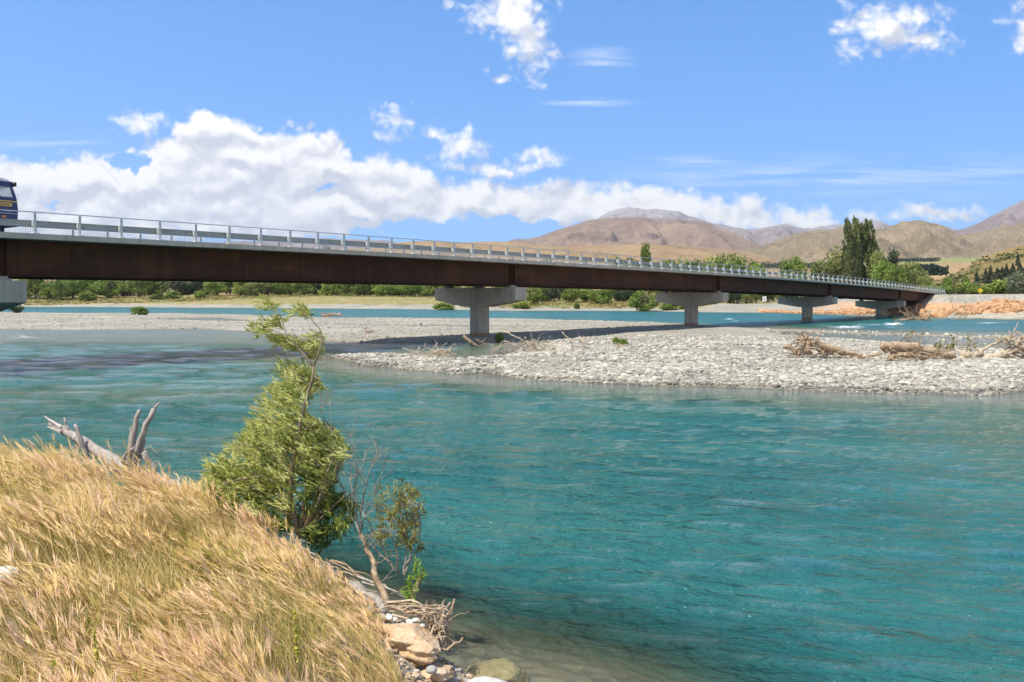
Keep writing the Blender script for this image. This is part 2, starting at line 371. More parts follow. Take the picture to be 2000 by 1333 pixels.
def mat_hill(name, lo, mid, hi, sc, rock=None, rockz=None, scrub=None):
    m, t = material(name); p = t.pos
    n = t.noise(p, sc, 6, .65); n2 = t.noise(p, sc*4.3, 5, .7)
    v = t.math('ADD', t.math('MULTIPLY', n, .65), t.math('MULTIPLY', n2, .35))
    c = t.ramp(v, [(.36, lo), (.5, mid), (.64, hi)])
    h = t.attr('h')
    if rock:
        f = t.math('ADD', h, t.math('MULTIPLY', t.math('SUBTRACT', n2, .5), .9)); c = t.mix(t.rng(f, rockz[0], rockz[1]), c, rock)
    if scrub: c = t.mix(t.rng(t.math('SUBTRACT', n2, t.math('MULTIPLY', h, .15)), .5, .6, 0, .8), c, scrub)
    n3 = t.noise(p, sc*22, 3, .7); c = t.mix(t.rng(n3, .52, .70, 0, .45), c, tuple(x*.55 for x in lo)); c = t.mix(t.rng(n3, .30, .42, .30, 0), c, tuple(min(1, x*1.15) for x in hi))
    # pale tracks and screes running along the spurs
    wv = t.noise(t.mapping(p, (sc*6, sc*6, sc*1.5)), 1, 3, .6, 1.2); line = t.rng(t.math('ABSOLUTE', t.math('SUBTRACT', wv, .5)), 0, .012, .45, 0)
    c = t.mix(line, c, (.46, .40, .30))
    t.put(t.b.inputs['Base Color'], c); t.b.inputs['Roughness'].default_value = 1; t.b.inputs['Specular IOR Level'].default_value = .05
    bump(t, n2, .5, 1.2/sc*.02)
    return m
def mat_leaf(name, cols, trans=.3, rough=.55, vary=.25):
    m, t = material(name)
    tint = t.attr('tint'); oi = t.new('ShaderNodeObjectInfo').outputs['Random']
    c = t.ramp(tint, [(i/(len(cols)-1), k) for i, k in enumerate(cols)])
    hs = t.new('ShaderNodeHueSaturation'); t.put(hs.inputs['Color'], c)
    t.put(hs.inputs['Value'], t.rng(oi, 0, 1, 1-vary, 1+vary)); t.put(hs.inputs['Hue'], t.rng(t.math('FRACT', t.math('MULTIPLY', oi, 7.31)), 0, 1, .485, .512))
    t.put(t.b.inputs['Base Color'], hs.outputs[0]); t.b.inputs['Roughness'].default_value = rough; t.b.inputs['Specular IOR Level'].default_value = .3
    tl = t.new('ShaderNodeBsdfTranslucent'); t.put(tl.inputs[0], hs.outputs[0])
    mx = t.new('ShaderNodeMixShader'); mx.inputs[0].default_value = trans; t.put(mx.inputs[1], t.b.outputs[0]); t.put(mx.inputs[2], tl.outputs[0])
    t.put(t.o.inputs[0], mx.outputs[0]); return m
def mat_wood(name, a, b, c_, sc=(3, 3, 3)):
    m, t = material(name)
    n = t.noise(t.mapping(t.tc, sc), 4, 6, .7, .5); tint = t.attr('tint')
    c = t.ramp(n, [(.28, a), (.5, b), (.72, c_)])
    hs = t.new('ShaderNodeHueSaturation'); t.put(hs.inputs['Color'], c); t.put(hs.inputs['Value'], t.math('ADD', t.math('MULTIPLY', tint, .6), .75))
    t.put(t.b.inputs['Base Color'], hs.outputs[0]); t.b.inputs['Roughness'].default_value = .85; t.b.inputs['Specular IOR Level'].default_value = .2
    bump(t, t.noise(t.mapping(t.tc, tuple(x*3 for x in sc)), 6, 5, .7), .6, .02); return m
def mat_steel():
    m, t = material('weathering_steel')
    n = t.noise(t.mapping(t.tc, (.25, .25, 1.2)), 1, 6, .65); s = t.noise(t.mapping(t.tc, (3.0, 3.0, .05)), 1, 4, .6)
    v = t.math('ADD', t.math('MULTIPLY', n, .6), t.math('MULTIPLY', s, .4))
    t.put(t.b.inputs['Base Color'], t.ramp(v, [(.3, (.030, .014, .008)), (.5, (.062, .026, .013)), (.66, (.115, .047, .019)), (.8, (.25, .11, .042))]))
    t.b.inputs['Roughness'].default_value = .75; t.b.inputs['Specular IOR Level'].default_value = .25; bump(t, n, .2, .01); return m
def mat_concrete(name, col, streak=.5, stain=0.0):
    m, t = material(name)
    n = t.noise(t.tc, 1.3, 6, .65); s = t.noise(t.mapping(t.tc, (2.2, 2.2, .12)), 1, 5, .65)
    v = t.math('ADD', t.math('MULTIPLY', n, 1-streak), t.math('MULTIPLY', s, streak))
    c = t.ramp(v, [(.32, tuple(x*.62 for x in col)), (.5, col), (.68, tuple(min(1, x*1.2) for x in col))])
    if stain:                                                     # silt left by floods round the foot of the columns
        sp = t.new('ShaderNodeSeparateXYZ'); t.put(sp.inputs[0], t.pos)
        f = t.rng(t.math('ADD', sp.outputs[2], t.math('MULTIPLY', n, .25)), .62, .70, .75, 0); c = t.mix(f, c, (.22, .13, .07))
        f2 = t.rng(sp.outputs[2], .16, .2, .7, 0); c = t.mix(f2, c, (.33, .29, .22))
    t.put(t.b.inputs['Base Color'], c); t.b.inputs['Roughness'].default_value = .85; bump(t, t.noise(t.tc, 14, 4, .6), .25, .01); return m

M = {}
M['ground'] = mat_ground(); M['water'] = mat_water()
M['steel'] = mat_steel(); M['concrete'] = mat_concrete('deck_concrete', (.44, .40, .32)); M['pier'] = mat_concrete('pier_concrete', (.39, .345, .27), .6, 1.0)
M['abut'] = mat_concrete('abutment_concrete', (.50, .49, .46))
M['galv'] = simple('galvanised_steel', (.52, .55, .54), .42, .3, .12, 1.5)
M['galv_beam'] = simple('galvanised_beam', (.42, .45, .44), .42, .35, .15, 1.2)
M['asphalt'] = simple('asphalt', (.05, .05, .052), .9, 0, .2, 8)
M['pad'] = simple('sunlit_pad', (.72, .67, .63), .9)  # pale tone paints sunlight onto the post base plates

# ------------------------------------------------------------------ terrain
def Z0(pts): return np.array([onz(a, b)[:2] for a, b in pts])
BAR_NEAR = Z0([(640, 697), (700, 702), (735, 716), (800, 722), (900, 729), (955, 722), (985, 731), (1040, 741), (1150, 745), (1300, 752), (1450, 757), (1600, 763), (1750, 767), (1900, 769),
               (1968, 763), (2000, 758), (2300, 752), (2300, 702), (2000, 690), (1850, 680), (1700, 669), (1600, 662), (1540, 656), (1500, 648), (1460, 641), (1380, 641), (1280, 646), (1200, 652), (1120, 661), (1050, 672), (1000, 697), (900, 702), (850, 700), (760, 694)])
BAR_FAR = Z0([(-300, 643), (0, 643.5), (150, 645), (300, 644), (390, 642), (480, 648), (560, 656), (640, 668), (720, 671), (850, 671), (960, 669), (1060, 666), (1150, 661), (1230, 650), (1300, 645), (1400, 642), (1480, 642),
              (1460, 640), (1400, 637), (1300, 631), (1180, 628), (1040, 624), (850, 622.5), (620, 621.5), (500, 616), (350, 613), (150, 612.5), (40, 611), (-300, 609)])
STRIP = Z0([(1440, 640), (1600, 645), (1700, 649), (1850, 655), (2000, 660), (2300, 668), (2300, 671), (2000, 663), (1850, 658), (1700, 653), (1600, 650), (1480, 646)])
SHOAL = Z0([(-300, 640), (300, 642), (480, 648), (600, 660), (540, 668), (300, 667), (100, 664), (-300, 662)])
SHOAL_R = Z0([(1480, 645), (2300, 660), (2300, 706), (2000, 692), (1700, 670), (1540, 658)])
STREAKS = [Z0([(560, 636), (700, 634), (900, 636), (1050, 637), (1160, 639), (1050, 641.5), (900, 640.5), (700, 638.5)]), Z0([(120, 621), (300, 622.5), (430, 621), (540, 630), (430, 629), (300, 626)])]
FARBANK = np.vstack([[(-14500, 460), (-1500, 420)], Z0([(-400, 600), (50, 600), (240, 600.5), (500, 602), (800, 604), (900, 606), (1000, 607.5), (1130, 607), (1300, 609), (1400, 610.5), (1500, 611), (1600, 614), (1690, 617),
               (1790, 619.5), (1850, 622), (1950, 623), (2100, 624), (2600, 626)]), [(900, 130), (14500, 100), (14500, 14500), (-14500, 14500)]])
NEARBANK = np.array([(-40, 26), (-12, 14.5), (-6.3, 11), (-3.1, 9.5), (-1.16, 7.9), (-.6, 7.6), (-.15, 7.2), (.1, 6.3), (.6, 5), (1.5, 3.5), (3, 2), (8, 0), (30, -4), (30, -60), (-60, -60), (-60, 30)])

def ground(x, y, full=False):
    x = np.asarray(x, float); y = np.asarray(y, float); u = x/np.maximum(y, 1.0); px = 1000+F*u
    n1 = fbm(x/9, y/9, 4, 3); n2 = fbm(x/2.2, y/2.2, 4, 9); wob = 2.2*fbm(x/14, y/14, 3, 21)+1.3*fbm(x/3.5, y/3.5, 4, 22)
    z = -1.25+.25*n1
    fr = y < 520
    def sd(poly, w=1.0):
        d = np.full(x.shape, -1e4); m = fr & (y > 20); d[m] = sdist(x[m], y[m], poly)+w*wob[m]; return d
    b1 = sd(BAR_NEAR, .5); h1 = np.where(b1 > 0, np.minimum(.05+.07*b1, .26)+.05*n1+.035*n2, .09*b1)
    b2 = sd(BAR_FAR, .5); h2 = np.where(b2 > 0, np.minimum(.05*b2, .20)+.10*n1+.04*n2, .13*b2)
    st = sd(STRIP, .2); h3 = np.where(st > 0, .03+.07*n2, .05*st)
    z = np.maximum.reduce([z, h1, h2, h3])
    for s_, dep in ((SHOAL, -.24), (SHOAL_R, -.15)):
        q = sd(s_, .2); z = np.maximum(z, np.where(q > 0, dep+.05*n2+.04*n1, dep+.03*q))
    for s_ in STREAKS: q = sd(s_, .4); z = np.where(q > 0, np.minimum(z, -.05-.0*q), z)
    # far bank: gravel beach, then a grassy terrace; on the right the approach embankment
    fb = np.where(y > 60, sdist(x, y, FARBANK), -1e4); 
    fbw = fb+np.where(y < 600, wob*.8, 0)
    e = sstep(1560, 1700, px)*(y > 60)
    prof = np.where(px < 900, .085, np.where(px > 1330, .05, .085-.035*sstep(900, 1330, px)))
    capz = np.interp(px, [-400, 0, 400, 900, 1200, 1450, 1600], [4.8, 4.8, 5.2, 3.6, 2.6, 1.6, 2.2])
    hb = np.minimum(prof*fbw, capz)+np.where(fb > 8, .003*np.clip(fb-8, 0, 3000), 0)+.25*n1*np.clip(fb/40, 0, 1)
    slope = np.minimum(.34*fbw, 4.25)+.10*n2*np.clip(fb/3, 0, 1)*(fbw < 13)
    hb = hb*(1-e)+np.minimum(slope, 4.25+.02*np.clip(fb-14, 0, 60))*e
    z = np.where(fb > -6, np.maximum(z, np.where(fb > 0, hb, .16*fb)), z)
    # near bank
    nb = np.full(x.shape, -1e4); m = (y < 60); nb[m] = sdist(x[m], y[m], NEARBANK)
    nb = nb+np.where(y < 40, .10*fbm(x/.9, y/.9, 3, 5), 0)
    ze = np.interp(x, [-12, -6, -3, -1.2, -.6, 0, .6], [1.25, 1.22, 1.0, .62, .26, .12, .4])
    zi = np.minimum(ze+.16*np.maximum(nb, 0), np.maximum(1.72, ze))+.05*fbm(x/.5, y/.5, 3, 8)
    zo = ze+1.3*nb; zo = np.where(zo < -.15, -.15+.17*(zo+.15), zo)+.03*fbm(x/.35, y/.35, 3, 12)
    hn = np.where(nb > 0, zi, zo)
    z = np.where(nb > -9, np.maximum(z, hn), z)
    if not full: return z
    return z, dict(fb=fb, nb=nb, px=px, e=e, n1=n1, n2=n2, bars=np.maximum(b1, b2))
def gz(x, y): return float(ground(np.array([x]), np.array([y]))[0])

def build_ground():
    r = np.concatenate([np.linspace(.3, 3, 12)[:-1], np.linspace(3, 13, 150)[:-1], np.geomspace(13, 30, 40)[:-1], np.linspace(30, 120, 260)[:-1], np.linspace(120, 460, 230)[:-1], np.geomspace(460, 14000, 50)])
    a = np.concatenate([np.linspace(-180, -36, 50)[:-1], np.linspace(-36, 36, 620)[:-1], np.linspace(36, 180, 50)])*np.pi/180
    Rr, A = np.meshgrid(r, a, indexing='ij'); x = Rr*np.sin(A); y = Rr*np.cos(A)
    z, k = ground(x, y, True)
    fb, nb, px, e = k['fb'], k['nb'], k['px'], k['e']
    veg = sstep(8, 20, fb)*(1-sstep(1330, 1420, px)*(1-sstep(40, 60, fb)))*(1-e)
    veg = np.maximum(veg, sstep(700, 1200, y)); band = (1-sstep(16, 22, fb))*sstep(8, 12, fb)*(px < 900)   # a shingle band in the terrace
    veg = veg*(1-.55*band*(k['n1'] > 0))
    onb = (z > 1.0) & (z < 2.9) & (fb > 0) & (px > 1480)
    orange = sstep(.9, 1.25, z+.25*k['n1'])*(1-sstep(2.3, 2.9, z+.3*k['n1']))*e*(fb < 40)*(fb > 0)
    soil = (nb > -.9)*(z > .02)*(y < 60)*(1-.8*sstep(-.15, .15, sdist(x, y, np.array([(-1.3, 8.6), (-1.25, 7.5), (-.6, 6.2), (-.2, 5.0), (1, 4.5), (1, 9)]))))
    wet = 1-sstep(-.02, .10, z+.03*k['n2'])
    plain = sstep(300, 700, y)
    b = MB(); b.grid(np.stack([x, y, z], -1), wet=wet, veg=veg, orange=orange, soil=soil.astype(float), plain=plain)
    b.build('ground', M['ground'], smooth=True, kind='structure')
build_ground()

def build_water():
    y1 = np.concatenate([5775/np.linspace(1700, 12.5, 900), [600, 900]]); y1 = y1[y1 < 2000]
    u = np.linspace(-.95, .95, 1000)
    D, U = np.meshgrid(y1, u, indexing='ij'); x = U*D; y = D.copy()
    zg = ground(x, y); dep = -zg
    # waves: swell trains running obliquely across the channel
    ca, sa = math.cos(R(-17)), math.sin(R(-17)); p = x*ca+y*sa; q = -x*sa+y*ca
    w1 = fbm(p/1.9+2*fbm(p/9, q/9, 2, 77), q/.85+1.2*fbm(p/6, q/6, 2, 78), 2, 31); w2 = perlin(p/1.1, q/.38, 37); w3 = perlin(x/4, y/2.0, 41)+.5*perlin(x/1.8+y/9, y/1.3, 43)
    fade = np.clip((70-y)/45, 0, 1)
    z = .024*w1*np.clip((60-y)/40, 0, 1)+.018*w2*np.clip((26-y)/14, 0, 1)+.10*w3*sstep(14, 45, y)
    z = z*np.clip(dep/.5, .12, 1)
    foam = np.zeros_like(x); px = 1000+F*U; py = YH+5775/D
    for cx, cy, rx, ry, a in [(1655, 640, 45, 3.4, .8), (1700, 636, 60, 2.2, .6), (1745, 633.5, 26, 3.4, .9), (1745, 640, 40, 1.6, .6), (1935, 631, 45, 2.0, .7), (1610, 637, 40, 2, .5), (1424, 624, 14, 1.2, .8), (1436, 627, 12, 1.2, .8), (1000, 610, 60, 1.3, .5),
                              (50, 660, 55, 2.2, .6), (560, 719, 30, 3.2, .55), (40, 655, 30, 2, .5), (1560, 604, 40, 1, .0), (130, 607, 50, 1, .45), (640, 609, 60, 1.2, .4), (1800, 628, 40, 1.5, .5), (1880, 634, 60, 1.2, .5), (1300, 618, 90, 1.4, .35), (1480, 622, 60, 1.4, .4)]:
        foam = np.maximum(foam, a*np.exp(-((px-cx)/rx)**2-((py-cy)/ry)**2))
    z = z+.35*foam*(foam > .4)*np.abs(perlin(x/1.3, y/.8, 55))
    shallow = 1-sstep(.0, .75, dep)
    shallow = np.maximum(shallow, .42*sstep(.35, .7, .5+.5*fbm(x/14, y/7, 3, 66))*(px < 700)*(y < 34)*(y > 14))
    shallow = np.maximum(shallow, .40*sstep(1600, 2000, px)*sstep(15, 22, y)*(1-sstep(30, 34, y)))
    nearb = np.full(x.shape, 0.0); m = y < 16; nearb[m] = 1
    clear = np.where(nearb > 0, .82*(1-sstep(.15, .95, dep)), .5*(1-sstep(0, .16, dep)))
    b = MB(); b.grid(np.stack([x, y, z], -1), shallow=shallow, foam=foam, clear=clear, rough=.05+.23*sstep(28, 130, y))
    b.build('river', M['water'], smooth=True, kind='structure')
build_water()

# ------------------------------------------------------------------ hills and mountains
def ridge(name, prof, D, Df, seed, mat, zb=6.0, gul=.2, wl=.16, back=1.5, pw=1.15, jag=0.0):
    prof = np.array(prof, float); px = np.arange(prof[0, 0], prof[-1, 0]+1, 3.0); py = np.interp(px, prof[:, 0], prof[:, 1])
    k = np.array([.25, .5, .25]); 
    for _ in range(6): py = np.convolve(np.pad(py, 1, 'edge'), k, 'valid')
    u = (px-1000)/F
    Dc = D*(1+.10*perlin(u*9, u*0+.3, seed)); zc = HC+(YH-py)/F*Dc
    zc = zc+jag*fbm(u*60, u*0, 4, seed+5)*Dc/F
    t = np.concatenate([np.linspace(0, 1, 90), np.linspace(1.01, 1+back, 30)])
    T, U = np.meshgrid(t, u, indexing='ij'); DC = np.broadcast_to(Dc, T.shape); ZC = np.broadcast_to(zc, T.shape)
    dd = np.where(T <= 1, Df+(DC-Df)*T, DC+(T-1)*(DC-Df)*.9); x = U*DC*np.where(T <= 1, .80+.20*T, 1)*1.0; x = U*dd; y = dd
    g = np.where(T <= 1, np.clip(T, 0, 1)**pw, 1-((T-1)/back)**1.5)
    L = wl*(D-Df)+1e-6
    wx = x+L*.8*fbm(x/L/2, y/L/2, 3, seed+2)
    rd = ridged(wx/L, y/(L*2.6), 5, seed)
    env = np.clip(4*T*(1-T), 0, 1)**.8*(T < 1)
    z = zb+(ZC-zb)*g + env*(ZC-zb)*gul*(rd-.25)
    h = (z-zb)/(np.max(zc)-zb)
    b = MB(); b.grid(np.stack([x, y, z], -1), h=h)
    return b.build(name, mat, smooth=True, kind='structure')
M['mountain'] = mat_hill('tussock_mountain', (.135, .085, .068), (.195, .132, .094), (.27, .19, .125), .0022, (.20, .175, .165), (.98, 1.12))
M['far_mountain'] = mat_hill('rocky_mountain', (.145, .105, .10), (.19, .145, .135), (.25, .21, .20), .0022, (.28, .27, .28), (.62, .95))
M['foothill'] = mat_hill('tan_foothill', (.18, .115, .058), (.26, .175, .09), (.32, .225, .12), .004, scrub=(.13, .11, .06))
M['midhill'] = mat_hill('grassy_hill', (.13, .10, .058), (.20, .155, .092), (.27, .205, .125), .0028, scrub=(.10, .09, .052))
M['terrace'] = mat_hill('terrace_fields', (.25, .165, .08), (.34, .23, .115), (.40, .28, .15), .006, (.17, .23, .075), (.70, .95))
M['nearhill'] = mat_hill('scrub_hill', (.13, .11, .04), (.20, .15, .055), (.33, .20, .085), .018, scrub=(.10, .11, .035))
ridge('far_mountains', [(-500, 470), (400, 474), (560, 470), (640, 466), (740, 470), (860, 478), (960, 476), (1030, 466), (1100, 460), (1160, 433), (1180, 419), (1200, 410), (1225, 405), (1245, 408), (1257, 412), (1275, 408), (1320, 412), (1345, 424), (1365, 429), (1385, 434), (1400, 437),
                        (1440, 446), (1480, 449), (1510, 442), (1535, 437), (1560, 446), (1590, 447), (1620, 440), (1650, 438), (1680, 432), (1705, 431), (1730, 438), (1755, 449), (1790, 440), (1815, 436), (1840, 440), (1868, 450), (1920, 462), (2500, 470)],
      8200, 5200, 11, M['far_mountain'], zb=-8, gul=.30, jag=3.0)
ridge('mountain', [(950, 488), (985, 474), (1010, 466), (1018, 468), (1035, 472), (1060, 460), (1100, 447), (1150, 430), (1175, 427), (1210, 426), (1250, 424.5), (1285, 428), (1330, 429), (1375, 434), (1410, 447), (1450, 464), (1500, 486), (1560, 500)], 6200, 3600, 23, M['mountain'], zb=-8, gul=.28)
ridge('right_mountain', [(1700, 500), (1800, 476), (1848, 456), (1880, 448), (1910, 437), (1945, 418), (1975, 402), (2000, 391), (2060, 362), (2150, 320), (2400, 300), (2700, 330)], 6600, 4200, 31, M['far_mountain'], zb=-8, gul=.22)
ridge('mid_hills', [(1380, 515), (1480, 486), (1540, 466), (1575, 455), (1610, 451), (1650, 452), (1690, 462), (1735, 448), (1760, 441), (1785, 437), (1805, 437), (1830, 445), (1860, 458), (1890, 462), (1930, 452), (1970, 444), (2000, 438), (2100, 425), (2400, 420)], 4600, 1900, 47, M['midhill'], zb=-6, gul=.36, wl=.13)
ridge('foothills', [(-700, 505), (0, 500), (300, 502), (480, 500), (540, 492), (600, 486), (700, 486), (760, 478), (800, 472), (850, 471), (900, 474), (960, 472), (1000, 473), (1040, 480), (1100, 482), (1150, 480), (1220, 478), (1300, 479), (1380, 484), (1440, 489), (1520, 505), (1600, 518), (1700, 522)], 3000, 1300, 53, M['foothill'], zb=-4, gul=.16)
ridge('river_terraces', [(1560, 535), (1700, 515), (1760, 510), (1840, 505), (1900, 504), (2000, 503), (2400, 500)], 1900, 700, 59, M['terrace'], zb=-4, gul=.10)
ridge('scrub_hill', [(1740, 572), (1800, 556), (1845, 543), (1880, 526), (1910, 510), (1945, 494), (1975, 485), (2000, 478), (2080, 455), (2200, 430), (2500, 430)], 620, 240, 61, M['nearhill'], zb=0, gul=.14, wl=.2)

# ------------------------------------------------------------------ the bridge
A_ = np.array([math.sin(.6572), math.cos(.6572), 0]); B_ = np.array([-math.cos(.6572), math.sin(.6572), 0]); UP = np.array([0, 0, 1.0])
X0, D0, PS = -22.15, 41.61, 2.1           # first post, post spacing
N0, N1 = -6, 88
def zrail(s): n = s/PS; return HC+2.1*(1.97-1.66e-4*(n-14)**2)
def BP(s, t, z): return np.array([X0, D0, 0])+s*A_+t*B_+z*UP
S0, S1 = -34.0, N1*PS+.6
ss = np.arange(S0, S1+.01, 2.0); ss[-1] = S1
def sweep(b, poly, srange=None):
    """sweep a section (t across, z below the rail top) along the road profile"""
    sr = ss if srange is None else srange; poly = np.array(poly, float); n = len(poly)
    V = np.array([[BP(s, t, zrail(s)+z) for t, z in poly] for s in sr])
    v = V.reshape(-1, 3); i = np.arange(len(sr)-1)[:, None]*n; j = np.arange(n)[None, :]; j2 = (j+1) % n
    fl = [np.stack([i+j, i+n+j, i+n+j2, i+j2], -1).reshape(-1, 4)]
    c = len(v); v = np.vstack([v, V[0].mean(0), V[-1].mean(0)])
    fl.append(np.stack([np.full(n, c), j[0], j2[0]], -1)); e = (len(sr)-1)*n
    fl.append(np.stack([np.full(n, c+1), e+j2[0], e+j[0]], -1)); b.add(v, fl)
AX = np.array([A_, B_, UP])
bridge = empty('bridge', BP(0, 4.6, 0), label='long road bridge with rust brown girders on concrete piers, crossing the river', cat='bridge')
BL = np.array(bridge.location)
def bpart(b, name, mat, parent=None, smooth=False, label=None, ctr=None):
    """parts carry their own origin; the parent's offset is taken off"""
    V = np.vstack(b.v); c = V.mean(0) if ctr is None else np.asarray(ctr)
    o = b.build(name, mat, smooth=smooth, loc=c)
    p = parent or bridge; off = np.array(p.matrix_world.translation) if False else PARENT_LOC[p.name]
    o.parent = p; o.location = tuple(c-off); PARENT_LOC[o.name] = c
    if label: o['label'] = label
    return o
PARENT_LOC = {bridge.name: BL}
WID = 9.2
# deck: slab, edge upstands
b = MB(); sweep(b, [(-.28, -1.03), (-.28, -1.29), (.55, -1.29), (.75, -1.20), (WID-.75, -1.20), (WID-.55, -1.29), (WID+.28, -1.29), (WID+.28, -1.03), (WID-.1, -1.03), (WID-.1, -1.12), (.1, -1.12), (.1, -1.03)]); deck = bpart(b, 'deck_slab', M['concrete'])
b = MB(); sweep(b, [(.42, -1.116), (WID-.42, -1.116), (WID-.42, -1.09), (WID/2, -1.04), (.42, -1.09)]); bpart(b, 'road_surface', M['asphalt'])
# girders with stiffeners
PIER_N = [-0.485, 17.98, 36.445, 54.91, 73.375]
for t in (1.25, 4.6, 7.95):
    b = MB(); w = .012
    sweep(b, [(t-.22, -1.302), (t+.22, -1.302), (t+.22, -1.335), (t+w, -1.335), (t+w, -2.95), (t+.27, -2.95), (t+.27, -2.99), (t-.27, -2.99), (t-.27, -2.95), (t-w, -2.95), (t-w, -1.335), (t-.22, -1.335)])
    gd = bpart(b, 'girder', M['steel'])
    if t < 4:
        for n in PIER_N:
            for ds in (-.22, .22):
                s = n*PS+ds; b = MB(); z = zrail(s)
                for sg in (-1, 1): b.box(BP(s, t+sg*.118, z-2.1425), (.014, .10, .80), AX)
                bpart(b, 'stiffener', M['steel'], gd)
        for n in np.arange(-3.2, 86, 9.23):                                # bolted splices
            s = n*PS; b = MB(); z = zrail(s); 
            b.box(BP(s, t-.024, z-2.14), (.28, .010, .72), AX)
            for iu in range(4):
                for iv in range(12): b.box(BP(s-.21+.14*iu, t-.042, z-2.8+.12*iv), (.016, .008, .016), AX)
            bpart(b, 'splice_plate', M['steel'], gd)
for n in np.arange(-4, 88, 4.616):                                          # cross frames between the girders
    b = MB()
    s = n*PS; z = zrail(s)
    for t0 in (1.25, 4.6):
        b.tube([BP(s, t0+.02, z-1.5), BP(s, t0+3.33, z-2.8)], .05, 4); b.tube([BP(s, t0+.02, z-2.8), BP(s, t0+3.33, z-1.5)], .05, 4); b.tube([BP(s, t0+.02, z-2.8), BP(s, t0+3.33, z-2.8)], .05, 4)
    bpart(b, 'cross_brace', M['steel'])
# piers
for n in PIER_N:
    s = n*PS; zr = zrail(s); zc = zr-3.20; c0 = BP(s, 4.55, 0); base = BP(s, 4.55, -1.6)
    pr = empty('pier', (0, 0, 0)); pr.parent = bridge; pr.location = tuple(base-BL); PARENT_LOC[pr.name] = base
    b = MB(); T = .76; t0, t1, tc = .25, 8.85, 4.55
    poly = [(t0, zc), (t1, zc), (t1, zc-1.02), (tc+1.0, zc-1.55), (tc-1.0, zc-1.55), (t0, zc-1.02)]
    b.prism(poly, -T, T, BP(s, 0, 0), B_, UP, A_)
    cp = bpart(b, 'pier_cap', M['pier'], pr)
    md = cp.modifiers.new('bevel', 'BEVEL'); md.width = .035; md.segments = 2; md.limit_method = 'ANGLE'
    b = MB(); a = np.linspace(0, 2*np.pi, 49)[:-1]
    for z0, z1, r0 in ((-1.6, zc-1.552, .80),):
        V = np.stack([np.stack([c0[0]+r0*np.cos(a), c0[1]+r0*np.sin(a), np.full(48, z)], -1) for z in np.linspace(z0, z1, 8)])
        V = np.concatenate([V, V[:, :1]], 1); b.grid(V)
    bpart(b, 'column', M['pier'], pr, smooth=True)
    b = MB(); V = np.stack([np.stack([c0[0]+r*np.cos(a), c0[1]+r*np.sin(a), np.full(48, z)], -1) for r, z in ((1.02, -1.6), (1.02, .02), (1.0, .05), (.8, .055))]); V = np.concatenate([V, V[:, :1]], 1); b.grid(V)
    bpart(b, 'footing', M['pier'], pr)
    for t in (1.25, 4.6, 7.95):
        b = MB(); b.box(BP(s, t, zc+.05), (.38, .36, .05), AX); b.box(BP(s, t, zc+.155), (.26, .25, .054), AX); bpart(b, 'bearing', M['pier'], pr)
# abutment with wing wall
s = N1*PS-.2; z = zrail(s); b = MB()
b.box(BP(s+.55, WID/2, z-3.1), (.45, WID/2+.3, 1.75), AX); b.box(BP(s-.35, WID/2, z-3.85), (.448, WID/2+.3, .70), AX)
for t in (-.46, WID+.46): b.prism([(-.2, z-1.30), (2.6, z-1.32), (2.6, z-2.2), (.5, z-4.4), (-.9, z-4.4), (-.9, z-3.2)], -.16, .16, BP(s, t, 0), A_, UP, B_)
bpart(b, 'abutment', M['abut'])
# near side railing: posts, rail, guard beam
rl = empty('railing', (0, 0, 0)); rl.parent = bridge; rl.location = tuple(BP(0, 0, 0)-BL); PARENT_LOC[rl.name] = BP(0, 0, 0)
rl['label'] = 'galvanised steel railing along the near edge of the deck'
rs = np.arange((N0-.5)*PS, N1*PS+.01, PS/2)
def rail(parent, t, sgn):
    b = MB(); sweep(b, [(t-.035, 0), (t+.035, 0), (t+.035, -.045), (t-.035, -.045)], rs); bpart(b, 'top_rail', M['galv'], parent)
    prof = [(0, .31), (.03, .285), (.075, .25), (.08, .215), (.03, .185), (.0, .155), (.03, .125), (.08, .095), (.075, .06), (.03, .025), (0, 0)]
    sec = [(t+sgn*(.26+p), -.70+q) for p, q in prof]+[(t+sgn*(.256+p-.008), -.70+q) for p, q in prof[::-1]]
    b = MB(); sweep(b, sec if sgn > 0 else sec[::-1], rs); bpart(b, 'guard_beam', M['galv_beam'], parent)
    pm = {}
    for n in range(N0, N1+1):
        s = n*PS; z = zrail(s)
        if not pm:
            q = MB(); o0 = np.zeros(3)
            q.box((0, 0, -.545), (.036, .006, .485), AX); 
            for e in (-.05, .05): q.box((0, 0, -.545)+e*B_, (.036, .006, .485), AX)
            q.box((0, 0, -.545), (.006, .048, .485), AX)
            po = q.build('post', M['galv'], loc=(0, 0, 0))
            q = MB(); q.box(np.array([0, 0, -1.012])+.0*B_, (.16, .17, .018), AX); q.box((0, 0, -.985), (.11, .12, .010), AX); pb = q.build('base_plate', M['pad'], loc=(0, 0, 0))
            q = MB(); q.box(np.array([0, 0, -.545])+sgn*.165*B_, (.055, .09, .14), AX); bl = q.build('spacer_block', M['galv'], loc=(0, 0, 0))
            pm = dict(p=po, b=pb, k=bl); first = True
        else:
            po, pb, bl = (x.copy() for x in (pm['p'], pm['b'], pm['k']))
            for x in (po, pb, bl): C.objects.link(x)
        po.parent = parent; po.location = tuple(BP(s, t, z)-PARENT_LOC[parent.name])
        pb.parent = po; bl.parent = po
rail(rl, 0, 1)
fl = empty('railing', (0, 0, 0)); fl.parent = bridge; fl.location = tuple(BP(0, WID, 0)-BL); PARENT_LOC[fl.name] = BP(0, WID, 0)
fl['label'] = 'far railing with thin upright bars, seen between deck and guard beam'
rail(fl, WID, -1)
b = MB()
for s in np.arange(N0*PS, 62*PS, .13): b.box(BP(s, WID+.03, zrail(s)-.54), (.009, .009, .44), AX)
bpart(b, 'balusters', M['galv'], fl)
